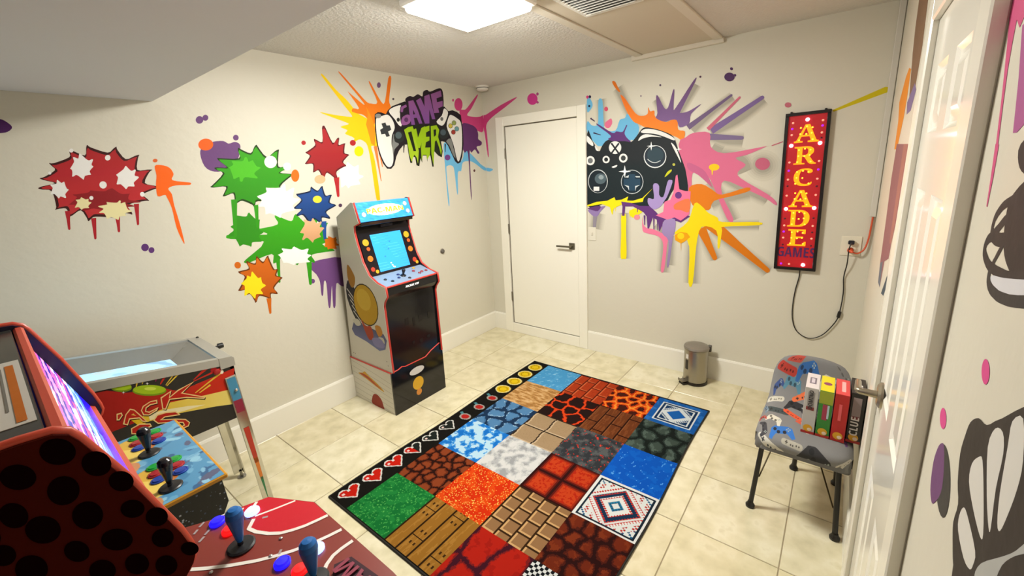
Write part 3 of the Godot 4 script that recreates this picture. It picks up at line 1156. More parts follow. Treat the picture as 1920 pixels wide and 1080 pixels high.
func make_pinball() -> void:
	var t := thing("pinball_machine", "black pinball machine with red and yellow rocket artwork, silver rails and chrome legs", "pinball machine")
	var x0 := 0.20
	var x1 := 0.65
	var z0 := 2.635
	var z1 := 3.80
	var yt := func(z: float) -> float: return 0.854 + 0.163 * (z - z0)
	var body := mat("16120f", 0.3)
	var silver := mat("b2b0aa", 0.35, 0.55)
	for x in [x0, x1 - 0.018]:
		var s := ST()
		prism(s, V2([z0, 0.552, z1, 0.552, z1, yt.call(z1) - 0.002, z0, yt.call(z0) - 0.002]), in_zy(x), 0.0, 0.018)
		obj("side_panel", s, body, t)
	obj("front_panel", box(Vector3(x0, 0.552, z0), Vector3(x1, 0.84, z0 + 0.018), 0.002), body, t)
	obj("bottom_panel", box(Vector3(x0 + 0.018, 0.556, z0 + 0.018), Vector3(x1 - 0.018, 0.57, z1), 0.0), body, t)
	for x in [x0 - 0.003, x1 - 0.024]:
		var s := ST()
		prism(s, V2([z0 + 0.055, yt.call(z0 + 0.055) - 0.036, z1, yt.call(z1) - 0.036, z1, yt.call(z1), z0 + 0.055, yt.call(z0 + 0.055)]), in_zy(x), 0.0, 0.027)
		obj("side_rail", s, silver, t)
	var lb := ST()
	prism(lb, V2([z0 - 0.006, 0.81, z0 - 0.006, 0.848, z0 + 0.002, 0.857, z0 + 0.054, yt.call(z0 + 0.054) + 0.001, z0 + 0.054, 0.81]), in_zy(x0 - 0.004), 0.0, x1 - x0 + 0.008)
	obj("lockdown_bar", lb, silver, t)
	# glass, sunk field, lit playfield screen
	var dn := func(x: float, z: float, sink: float) -> Vector3: return Vector3(x, yt.call(z) - sink, z)
	var wl := ST()
	var a := x0 + 0.025
	var b := x1 - 0.025
	var za := z0 + 0.054
	var zb := z0 + 0.15
	quad(wl, dn.call(a, zb, 0.10), dn.call(b, zb, 0.10), dn.call(b, za, 0.012), dn.call(a, za, 0.012))
	quad(wl, dn.call(a, z1, 0.10), dn.call(a, zb, 0.10), dn.call(a, za, 0.008), dn.call(a, z1, 0.008))
	quad(wl, dn.call(b, z1, 0.10), dn.call(b, zb, 0.10), dn.call(b, za, 0.008), dn.call(b, z1, 0.008))
	quad(wl, dn.call(a, z1, 0.10), dn.call(b, z1, 0.10), dn.call(b, zb, 0.10), dn.call(a, zb, 0.10))
	obj("playfield_well", wl, mat("5c5a55", 0.6), t)
	var im := canvas(96, 192, "9ed2f0")
	var rng := RandomNumberGenerator.new()
	rng.seed = 3
	for k in 60:
		fill_oval(im, rng.randf() * 96, rng.randf() * 192, rng.randf_range(4, 16), rng.randf_range(2, 10), hex(["d8f0fb", "7fb8de", "a8c8d0", "e8e0c8", "6aa4c8"][k % 5]), rng.randf() * 3)
	var ps := ST()
	quad_uv(ps, dn.call(a + 0.002, zb - 0.005, 0.086), dn.call(b - 0.03, zb - 0.005, 0.086), dn.call(b - 0.03, z1 - 0.02, 0.086), dn.call(a + 0.002, z1 - 0.02, 0.086))
	obj("playfield_screen", ps, printed(im, 0.3, 1.1), t)
	var gl := StandardMaterial3D.new()
	gl.albedo_color = Color(1, 1, 1, 0.05)
	gl.transparency = BaseMaterial3D.TRANSPARENCY_ALPHA
	gl.roughness = 0.02
	var gs := ST()
	quad(gs, dn.call(a, z1, 0.004), dn.call(a, za, 0.004), dn.call(b, za, 0.004), dn.call(b, z1, 0.004))
	obj("glass", gs, gl, t)
	# flipper button, bolts, plunger knob
	var s2 := ST()
	lathe(s2, [Vector2(0.014, 0.0), Vector2(0.014, 0.004), Vector2(0.009, 0.006), Vector2(0.0, 0.007)], axes(Vector3(0, 0, 1), Vector3(1, 0, 0), Vector3(x1, 0.806, 2.705)), 16)
	obj("flipper_button", s2, mat("a01c1c", 0.3), t)
	var s3 := ST()
	tube(s3, [Vector3(0.28, 0.80, z0), Vector3(0.28, 0.80, z0 - 0.05), Vector3(0.28, 0.80, z0 - 0.052), Vector3(0.28, 0.80, z0 - 0.075)], [0.006, 0.006, 0.016, 0.014], 12)
	obj("plunger", s3, mat("141414", 0.3), t)
	var s4 := ST()
	dome(s4, Vector3(0.215, yt.call(z0 + 0.02) + 0.001, z0 + 0.012), 0.007)
	obj("latch_knob", s4, mat("1c1b1a", 0.4), t)
	# legs: bent chrome angle, splayed a little
	for q in [[x1 - 0.012, z0 + 0.015, 1.0, 1.0], [x0 + 0.06, z0 + 0.02, -1.0, 1.0], [x1 - 0.012, z1 - 0.02, 1.0, -1.0], [x0 + 0.012, z1 - 0.02, -1.0, -1.0]]:
		var top := Vector3(q[0] + 0.016 * q[2], 0.765, q[1] - 0.008 * q[3])
		var foot := Vector3(q[0] + 0.004 * q[2], 0.03, q[1] - 0.062 * q[3])
		var s := ST()
		var ax := (foot - top)
		var bx := Basis(Vector3(1, 0, 0), -ax.normalized(), Vector3(1, 0, 0).cross(-ax.normalized()))
		rbox(s, Vector3.ZERO, Vector3(0.006, ax.length(), 0.046), 0.0025, Transform3D(bx, (top + foot) * 0.5 + Vector3(0.0, 0, 0.018 * q[3])))
		rbox(s, Vector3.ZERO, Vector3(0.040, ax.length(), 0.006), 0.0025, Transform3D(bx, (top + foot) * 0.5 + Vector3(-0.018 * q[2], 0, -0.003 * q[3])))
		var leg := obj("leg", s, mat("c9c7c0", 0.14, 0.95), t)
		var fs := ST()
		lathe(fs, [Vector2(0.0, 0.0), Vector2(0.022, 0.0), Vector2(0.022, 0.007), Vector2(0.008, 0.013), Vector2(0.006, 0.04)], Transform3D(Basis.IDENTITY, Vector3(foot.x - 0.008 * q[2], 0.0, foot.z + 0.008 * q[3])), 16)
		obj("leveller_foot", fs, mat("8f8d86", 0.3, 0.8), leg)
		if q[2] > 0 and q[3] > 0:
			var at := func(k: float, w: float) -> Vector3: return top + ax * k + Vector3(0.0045, 0, 0.018 + w)
			var bands := [[0.01, 0.17, "3f86a8", 0.018, 0.018], [0.17, 0.26, "8a1f38", 0.018, 0.016], [0.38, 0.66, "b8321e", 0.012, 0.009], [0.62, 0.8, "d8792a", 0.009, 0.006], [0.78, 0.96, "2f7a4a", 0.006, 0.001]]
			for bd in bands:
				var cs := ST()
				quad(cs, at.call(bd[1], bd[4]), at.call(bd[1], -bd[4]), at.call(bd[0], -bd[3]), at.call(bd[0], bd[3]))
				obj("leg_decal", cs, mat(bd[2], 0.3), leg)
			var bs := ST()
			dome(bs, at.call(0.10, -0.006), 0.008, Basis(Vector3(0, 1, 0), Vector3(1, 0, 0), Vector3(0, 0, -1)))
			obj("leg_bolt", bs, mat("d8d6d0", 0.2, 0.9), leg)
	# back box at the far end of the playfield
	obj("back_box", box(Vector3(x0 - 0.02, 0.9, 3.52), Vector3(x1 + 0.02, 1.55, 3.82), 0.006), body, t)
	paint_on("P", t)
	part("side_art")
	poly("8e120e", [3145,895,3065,882,3013,848,2904,819,2863,786,2792,781,2639,782,2657,678,2771,693,2911,716,2977,714,3099,711,3182,712], 0, "c02a10", 0)
	poly("d9b412", [2922,727,2892,744,2837,733,2766,718,2658,699,2673,626,2740,648,2862,680,2971,697,3003,692,3021,729], 0, "e2ce70", 0)
	poly("e8dcae", [2968,728,2910,720,2836,699,2774,675,2861,685,2967,700], 0, "", 1)
	poly("b8281c", [2633,830,2717,815,2796,802,2797,801,2797,800,2797,798,2796,798,2716,806,2630,813], 0, "", 1)
	poly("b8281c", [2638,796,2717,789,2792,783,2793,782,2793,781,2793,780,2792,779,2717,781,2636,781], 0, "", 1)
	poly("b8281c", [2643,776,2703,764,2760,754,2761,753,2761,752,2761,750,2760,750,2701,755,2640,759], 0, "", 1)
	poly("b8281c", [2647,742,2701,736,2753,731,2754,730,2754,729,2753,727,2752,727,2700,730,2646,732], 0, "", 1)
	poly("b8281c", [2735,854,2765,830,2795,808,2796,807,2796,806,2795,805,2794,805,2761,821,2727,837], 0, "", 1)
	poly("d8b83a", [2689,802,2745,774,2799,748,2800,747,2800,745,2799,744,2798,744,2743,768,2685,793], 0, "", 1)
	poly("d8b83a", [2741,761,2763,751,2785,741,2786,740,2786,739,2785,738,2784,737,2762,745,2738,753], 0, "", 1)
	poly("d8b83a", [2835,864,2862,843,2888,822,2889,821,2888,820,2888,819,2887,819,2859,838,2832,857], 0, "", 1)
	poly("d8b83a", [2853,867,2872,847,2890,828,2891,826,2891,825,2890,824,2889,825,2870,843,2850,861], 0, "", 1)
	poly("d8b83a", [2956,882,2959,873,2962,864,2962,863,2962,862,2961,861,2960,862,2955,870,2950,877], 0, "", 1)
	poly("d8b83a", [2975,886,2979,871,2983,856,2983,855,2982,854,2981,854,2981,855,2975,868,2970,882], 0, "", 1)
	poly("b8281c", [2885,875,2896,857,2907,840,2908,838,2907,836,2906,835,2904,836,2891,851,2878,865], 0, "", 1)
	poly("8a1a5a", [2914,877,2917,868,2920,859,2921,857,2920,855,2918,854,2917,856,2912,863,2907,871], 0, "", 1)
	dot("e8e0c8", 2687, 798, -7, -3, 2, -9)
	dot("a01818", 2715, 819, -12, -5, 3, -15)
	dot("6f8a10", 2944, 824, -51, -24, 4, -21)
	dot("9ab81a", 2943, 829, -49, -23, 4, -19)
	dot("c4d44a", 2941, 832, -18, -8, 1, -7)
	dot("6f8a10", 3023, 875, -29, -14, 3, -17)
	dot("9ab81a", 3022, 879, -28, -13, 3, -14)
	dot("cfcfc8", 3013, 894, -22, -10, 2, -9)
	poly("f0f0f0", [2951,860,2947,859,2945,865,2945,858,2941,855,2945,856,2948,850,2947,857], 0, "", 1)
	poly("f0f0f0", [3026,854,3022,854,3020,859,3020,853,3017,850,3021,851,3023,845,3022,851], 0, "", 1)
	part("lettering")
	poly("1a0c06", [2916,775,2876,789,2886,765,2854,783,2793,794,2841,762,2766,707,2771,698,2832,733,2888,751,2909,715,2919,722], 0, "", 1)
	poly("e4c482", [2917,780,2877,794,2887,769,2856,787,2794,799,2842,766,2767,711,2773,703,2833,737,2889,756,2910,719,2921,726], 0, "", 1)
	poly("b01e14", [2914,775,2883,788,2892,763,2854,782,2801,796,2849,767,2774,710,2774,709,2832,742,2891,761,2911,726,2917,729], 0, "", 1)
	poly("1a0c06", [2928,772,2950,776,2976,767,2985,751,2982,727,2965,718,2937,726,2929,738,2962,733,2970,741,2966,753,2952,759,2930,755], 0, "", 1)
	poly("e4c482", [2929,776,2951,780,2977,771,2986,755,2983,731,2966,722,2938,730,2931,743,2963,738,2971,745,2967,757,2953,763,2931,759], 0, "", 1)
	poly("b01e14", [2933,772,2951,776,2975,767,2983,754,2980,735,2966,727,2940,735,2937,738,2963,733,2975,744,2970,761,2954,768,2934,764], 0, "", 1)
	poly("1a0c06", [3047,722,3032,758,3015,775,3003,765,2988,730,2974,693,2990,703,2996,721,3023,731,3034,710], 0, "", 1)
	poly("e4c482", [3048,726,3033,762,3016,779,3004,769,2989,734,2975,697,2991,707,2997,725,3025,735,3035,714], 0, "", 1)
	poly("b01e14", [3043,727,3031,759,3016,773,3006,766,2992,732,2980,704,2989,711,2995,729,3026,741,3036,720], 0, "", 1)
	poly("d8b04a", [3018,752,3010,754,3004,740], 0, "", 1)
	poly("1a0c06", [2957,690,2940,709,2911,705,2878,693,2865,667,2882,673,2918,684,2929,680,2884,661,2852,641,2840,617,2849,602,2870,602,2886,614,2864,618,2866,629,2907,652,2945,668], 0, "", 1)
	poly("e4c482", [2958,695,2941,714,2912,710,2880,698,2867,672,2883,677,2919,688,2930,684,2886,665,2854,646,2842,622,2850,607,2872,607,2887,618,2865,623,2867,633,2908,656,2946,672], 0, "", 1)
	poly("b01e14", [2953,694,2940,708,2912,705,2882,693,2873,678,2883,682,2920,693,2937,685,2887,660,2856,642,2846,623,2852,612,2871,612,2880,616,2861,618,2864,637,2907,661,2944,676], 0, "", 1)
	poly("1a0c06", [3031,668,3028,693,3000,698,2968,683,2965,667,2984,666,2966,642,2982,644,3002,672,3009,655], 0, "", 1)
	poly("e4c482", [3032,672,3029,697,3001,703,2969,687,2966,671,2985,671,2967,647,2983,649,3003,676,3010,659], 0, "", 1)
	poly("b01e14", [3029,675,3026,693,3001,698,2972,683,2970,676,2992,674,2974,651,2982,653,3004,684,3011,665], 0, "", 1)
	poly("1a0c06", [3056,773,3041,772,3040,758,3053,743,3061,747], 0, "", 1)
	poly("e4c482", [3057,777,3042,776,3041,762,3054,747,3062,751], 0, "", 1)
	poly("b01e14", [3055,772,3045,771,3044,764,3055,752,3058,754], 0, "", 1)
	end_part()

func make_blue_cabinet() -> void:
	var t := thing("arcade_cabinet", "arcade cabinet with a blue control deck, two black joysticks and a starry black side", "arcade machine")
	var x0 := 1.07
	var x1 := 1.538
	var im := canvas(192, 128, "4f8fb8")
	var rng := RandomNumberGenerator.new()
	rng.seed = 12
	for k in 160:
		fill_oval(im, rng.randf() * 192, rng.randf() * 128, rng.randf_range(3, 13), rng.randf_range(1.5, 6), hex(["3c7ba6", "6aa6c8", "2c5f8c", "8cc0d8", "545a78", "7fb2cf"][k % 6]), rng.randf() * 3)
	for c in [[66, 42], [163, 42]]:
		fill_oval(im, c[0] - 26, c[1] + 16, 34, 22, hex("d6a83c"), 0.2)
		fill_oval(im, c[0] - 14, c[1] + 22, 26, 14, hex("e8c860"), -0.4)
		fill_oval(im, c[0] + 20, c[1] + 26, 14, 11, hex("c98a5c"), 0.3)
		fill_oval(im, c[0] - 28, c[1] - 6, 20, 8, hex("b86a2c"), 0.3)
	# deck: printed top, gold edge
	var dk := ST()
	rbox(dk, Vector3((x0 + x1) * 0.5, 0.842, 3.11), Vector3(x1 - x0 + 0.006, 0.014, 0.31), 0.003)
	var deck := obj("control_deck", dk, mat("c58a1c", 0.35), t)
	var tp := ST()
	quad_uv(tp, Vector3(x0, 0.8495, 3.26), Vector3(x1, 0.8495, 3.26), Vector3(x1, 0.8495, 2.962), Vector3(x0, 0.8495, 2.962))
	obj("deck_art", tp, printed(im, 0.3), deck)
	for q in [[1.236, 3.064], [1.473, 3.068]]:
		make_joystick("joystick", deck, Vector3(q[0], 0.85, q[1]), 0.088, 0.017, mat("16151c", 0.22))
		for k in [[-0.134, -0.041, "1f9a3c"], [-0.142, 0.005, "1f9a3c"], [-0.095, -0.038, "a0202a"], [-0.101, 0.010, "a0202a"], [-0.056, -0.036, "1c3f9c"], [-0.062, 0.012, "1c3f9c"]]:
			make_button(deck, Vector3(q[0] + k[0], 0.8495, q[1] + k[1]), 0.0185, mat(k[2], 0.25))
	# body: starry sides that taper below the deck
	var star := canvas(256, 256, "0b0b10")
	for k in 700:
		var v := rng.randf()
		star.fill_rect(Rect2i(rng.randi() % 256, rng.randi() % 256, 1 + int(v * 2.6), 1 + int(v * 2.6)), hex(["9fb0c8", "c8d0dc", "5c6a88", "3a4868"][k % 4]))
	for k in 10:
		fill_oval(star, rng.randf() * 256, 150 + rng.randf() * 100, rng.randf_range(6, 18), rng.randf_range(3, 8), hex(["7a4a22", "5c3418", "8a6a2a", "2a1c18"][k % 4]), rng.randf() * 3)
	var sm := printed(star, 0.35)
	sm.uv1_triplanar = true
	sm.uv1_scale = Vector3(2.4, 2.4, 2.4)
	var side := [2.970, 0.835, 2.966, 0.765, 2.988, 0.725, 3.09, 0.66, 3.09, 0.0, 3.62, 0.0, 3.62, 1.40, 3.36, 1.40, 3.31, 1.30, 3.33, 1.2, 3.24, 0.86, 3.2, 0.835]
	for x in [x0, x1 - 0.016]:
		var s := ST()
		prism(s, V2(side), in_zy(x), 0.0, 0.016)
		obj("side_panel", s, sm, t)
	var bk := mat("121116", 0.4)
	obj("front_panel", box(Vector3(x0 + 0.016, 0.0, 3.095), Vector3(x1 - 0.016, 0.66, 3.11), 0.001), bk, t)
	obj("deck_apron", box(Vector3(x0 + 0.016, 0.76, 2.972), Vector3(x1 - 0.016, 0.834, 2.985), 0.001), bk, t)
	var sc := ST()
	quad(sc, Vector3(x0 + 0.017, 0.86, 3.25), Vector3(x1 - 0.017, 0.86, 3.25), Vector3(x1 - 0.017, 1.2, 3.34), Vector3(x0 + 0.017, 1.2, 3.34))
	obj("screen", sc, mat("10131c", 0.1), t)
	obj("marquee", box(Vector3(x0 + 0.017, 1.22, 3.33), Vector3(x1 - 0.017, 1.39, 3.60), 0.003), mat("1c3c70", 0.3), t)

func make_court_cabinet() -> void:
	var t := thing("arcade_cabinet", "dark red arcade cabinet with black ball pattern and a basketball court control deck", "arcade machine")
	var xa := 1.765
	var xb := 2.300
	var orange := mat("c8452c", 0.4)
	var dark_red := StandardMaterial3D.new()
	dark_red.albedo_color = hex("3c0f09")
	dark_red.roughness = 0.6
	dark_red.metallic_specular = 0.08
	var side := [3.62, 1.428, 3.262, 1.4305, 3.243, 1.429, 3.234, 1.424, 3.229, 1.415, 3.205, 1.354, 3.179, 1.273, 3.174, 1.251, 3.173, 1.241, 3.176, 1.233, 3.184, 1.223, 3.235, 1.175, 3.24, 0.86, 3.12, 0.86, 3.12, 0.0, 3.62, 0.0]
	for x in [xa, xb - 0.018]:
		var s := ST()
		prism(s, V2(side), in_zy(x), 0.0, 0.018)
		obj("side_panel", s, dark_red if x > 2.0 else mat("0d0d3a", 0.4), t)
	for x in [xa + 0.009, xb - 0.009]:
		var s := ST()
		trim_tube(s, side.slice(0, 22), in_zy(x), 0.0, 0.0052)
		obj("edge_trim", s, orange, t)
	# black balls printed on the near side
	paint_on("N", t)
	part("ball_pattern")
	dot("150605", 3243, 1413, -10, -6, 2, -12)
	dot("150605", 3223, 1388, -9, -6, 2, -12)
	dot("150605", 3268, 1404, -9, -6, 2, -11)
	dot("150605", 3247, 1376, -9, -6, 3, -13)
	dot("150605", 3211, 1361, -8, -6, 2, -10)
	dot("150605", 3238, 1343, -9, -7, 3, -13)
	dot("150605", 3277, 1373, -7, -6, 2, -11)
	dot("150605", 3209, 1328, -8, -6, 2, -9)
	dot("150605", 3265, 1349, -9, -8, 3, -12)
	dot("150605", 3225, 1305, -10, -8, 2, -11)
	dot("150605", 3194, 1307, -8, -6, 2, -10)
	dot("150605", 3251, 1314, -7, -7, 2, -10)
	dot("150605", 3289, 1343, -6, -5, 2, -9)
	dot("150605", 3194, 1281, -8, -6, 2, -10)
	dot("150605", 3278, 1319, -8, -8, 3, -12)
	dot("150605", 3217, 1269, -8, -7, 2, -11)
	dot("150605", 3240, 1282, -8, -7, 2, -11)
	dot("150605", 3197, 1249, -8, -7, 2, -11)
	dot("150605", 3176, 1252, -7, -6, 1, -8)
	dot("150605", 3264, 1283, -8, -8, 2, -12)
	dot("150605", 3226, 1247, -8, -8, 2, -10)
	dot("150605", 3288, 1400, -7, -5, 2, -10)
	dot("150605", 3294, 1365, -7, -6, 2, -10)
	var keep := paint_mat
	paint_mat = paint_mat.duplicate()
	paint_mat.metallic_specular = 0.08
	end_part()
	paint_mat = keep
	# top: dark glossy board
	obj("top_panel", box(Vector3(xa + 0.018, 1.405, 3.246), Vector3(xb - 0.018, 1.4235, 3.62), 0.001), mat("3a3935", 0.22), t)
	obj("top_strip", box(Vector3(xa + 0.018, 1.398, 3.2325), Vector3(xb - 0.018, 1.425, 3.2445), 0.003), orange, t)
	# screen between the side panels, a little behind their edge
	var im := canvas(256, 128, "1a1aa8")
	var rng := RandomNumberGenerator.new()
	rng.seed = 5
	var bands := [[0, 8, "3a78e0"], [8, 14, "1c1c90"], [14, 22, "e25aa8"], [22, 26, "3a2a90"], [26, 34, "f08ac8"], [34, 37, "2a2a78"], [37, 46, "e060b0"], [46, 52, "fbe6f6"], [52, 56, "8a48c0"], [56, 64, "d84a98"], [64, 69, "3c44b0"], [69, 78, "f4d4f0"], [78, 84, "6aa0f4"], [84, 92, "9cc8ff"], [92, 100, "4a86f0"], [100, 128, "1f10d4"]]
	for q in bands:
		for k in 9:
			var j := rng.randf_range(-2.5, 2.5)
			fill_poly(im, PackedVector2Array([Vector2(k * 30 - 4, q[0] + j), Vector2(k * 30 + 32, q[0] + j + 3), Vector2(k * 30 + 32, q[1] + j + 3.5), Vector2(k * 30 - 4, q[1] + j + 0.5)]), hex(q[2]))
	for k in 26:
		var y := 10 + rng.randf() * 80
		var x := rng.randf() * 220
		fill_line(im, Vector2(x, y), Vector2(x + 40, y + 5), rng.randf_range(1.0, 3.0), hex(["ffffff", "f6b8e0", "4a3ab0", "b8d4ff"][k % 4]))
	var tb := Vector3(0, 1.3975, 3.236)
	var bb := Vector3(0, 1.2565, 3.186)
	var ss := ST()
	quad_uv(ss, Vector3(xb - 0.0185, bb.y, bb.z), Vector3(xa + 0.0185, bb.y, bb.z), Vector3(xa + 0.0185, tb.y, tb.z), Vector3(xb - 0.0185, tb.y, tb.z))
	obj("screen", ss, printed(im, 0.15, 1.3), t)
	var ls := ST()
	prism(ls, V2([bb.z, bb.y, bb.z - 0.006, bb.y - 0.004, bb.z - 0.006, bb.y - 0.028, bb.z + 0.03, bb.y - 0.03, bb.z + 0.02, bb.y]), in_zy(xa + 0.018), 0.0, xb - xa - 0.036)
	obj("lower_bezel", ls, orange, t)
	obj("front_panel", box(Vector3(xa + 0.018, 0.9, 3.236), Vector3(xb - 0.018, 1.226, 3.246), 0.001), mat("1c1012", 0.4), t)
	obj("base_panel", box(Vector3(xa + 0.018, 0.0, 3.125), Vector3(xb - 0.018, 0.85, 3.14), 0.001), mat("1c1012", 0.4), t)
	# control deck drawn as a basketball court
	var outline := V2([1.740, 3.25, 1.744, 3.103, 1.772, 3.053, 1.789, 2.995, 1.806, 2.948, 1.916, 2.891, 1.981, 2.892, 2.215, 2.893, 2.30, 2.9, 2.43, 2.95, 2.45, 3.10, 2.44, 3.25])
	var dk := ST()
	prism(dk, outline, in_xz(0.9), -0.05, 0.0)
	var deck := obj("control_deck", dk, mat("843229", 0.35), t)
	paint_on("D", deck)
	part("court_floor")
	poly("c4182a", [1782, 3020, 1789, 2995, 1807, 2949, 1916, 2893, 1979, 2894, 1974, 2915, 1966, 2939, 1955, 2960, 1941, 2980, 1920, 2996, 1893, 3010, 1870, 3016, 1850, 3000], 0)
	part("court_lines")
	stroke("eae4da", [1850, 2998, 1870, 3016, 1893, 3010, 1920, 2996, 1941, 2980, 1955, 2960, 1966, 2939, 1974, 2915, 1980, 2894], 8)
	stroke("eae4da", [1872, 3134, 1907, 3105, 1940, 3073, 1970, 3040, 1990, 3013, 2008, 2985, 2023, 2955, 2035, 2921, 2042, 2897], 8)
	stroke("eae4da", [2130, 3000, 2110, 2978, 2095, 2960, 2087, 2942, 2086, 2923, 2088, 2899], 8)
	stroke("eae4da", [1844, 2993, 1859, 2957, 1874, 2916], 5)
	stroke("eae4da", [1775, 3047, 1783, 3014], 4)
	stroke("eae4da", [1793, 3000, 1806, 3012], 7)
	stroke("eae4da", [1800, 2972, 1812, 2985], 7)
	part("button_marks")
	for q in [[1765, 3068, 1773, 3080], [1778, 3084, 1786, 3094], [1800, 3068, 1808, 3080], [1812, 3082, 1820, 3094], [1863, 2985, 1870, 2976], [1985, 2998, 1993, 3006], [1998, 3008, 2005, 3015], [2050, 2944, 2056, 2950]]:
		stroke("a89a9a", [q[0], q[1], q[2], q[3]], 5)
	part("court_logo")
	poly("3a1a24", [2108, 2952, 2120, 2922, 2200, 2915, 2230, 2935, 2200, 2965, 2130, 2968], 0)
	end_part()
	lettering("lettering", "JAM", 0.034, mat("8c2a44", 0.4), axes(Vector3(-1, 0, 0.05), Vector3(0, 0, 1), Vector3(2.165, 0.905, 2.943)), deck, false, 0.001, 800, 1.1)
	for q in [[1.907, 3.044], [2.109, 2.992]]:
		make_joystick("joystick", deck, Vector3(q[0], 0.9015, q[1]), 0.092, 0.0165, mat("1b66b0", 0.35))
	for q in [[1.794, 3.051, "1c14ff"], [1.843, 3.043, "ff1414"], [1.827, 2.992, "9ab8ff"], [2.022, 3.012, "1c14ff"], [2.067, 2.999, "ff1414"], [2.047, 2.955, "9ab8ff"]]:
		make_button(deck, Vector3(q[0], 0.9015, q[1]), 0.0155, glow(q[2], 1.6 if q[2] != "9ab8ff" else 2.2), Vector3.UP, 0.009)
	var sc := ST()
	for q in [[1.956, 2.986], [1.983, 3.018], [1.924, 3.104]]:
		dome(sc, Vector3(q[0], 0.9012, q[1]), 0.004, Basis.IDENTITY, 0.5)
	obj("screws", sc, mat("cfcdc8", 0.25, 0.9), deck)
	# a printed sheet lies on the top board
	var sh := thing("instruction_sheet", "white printed sheet with an orange stripe lying on the dark top of the red cabinet", "paper sheet")
	obj("sheet", box(Vector3(1.99, 1.4237, 3.2485), Vector3(2.235, 1.4243, 3.46), 0.0), mat("c9c4ba", 0.5), sh)
	paint_on("T", sh)
	lay = 2
	part("print")
	poly("b8641c", [2012, 3254, 2228, 3254, 2228, 3261, 2012, 3261], 0)
	for k in 8:
		stroke("77746c", [2020 + (k * 17) % 30, 3265 + k * 6, 2190 - (k * 37) % 90, 3265 + k * 6], 2)
	stroke("8a4038", [1998, 3264, 2001, 3272, 1997, 3284, 2001, 3300], 3)
	end_part()

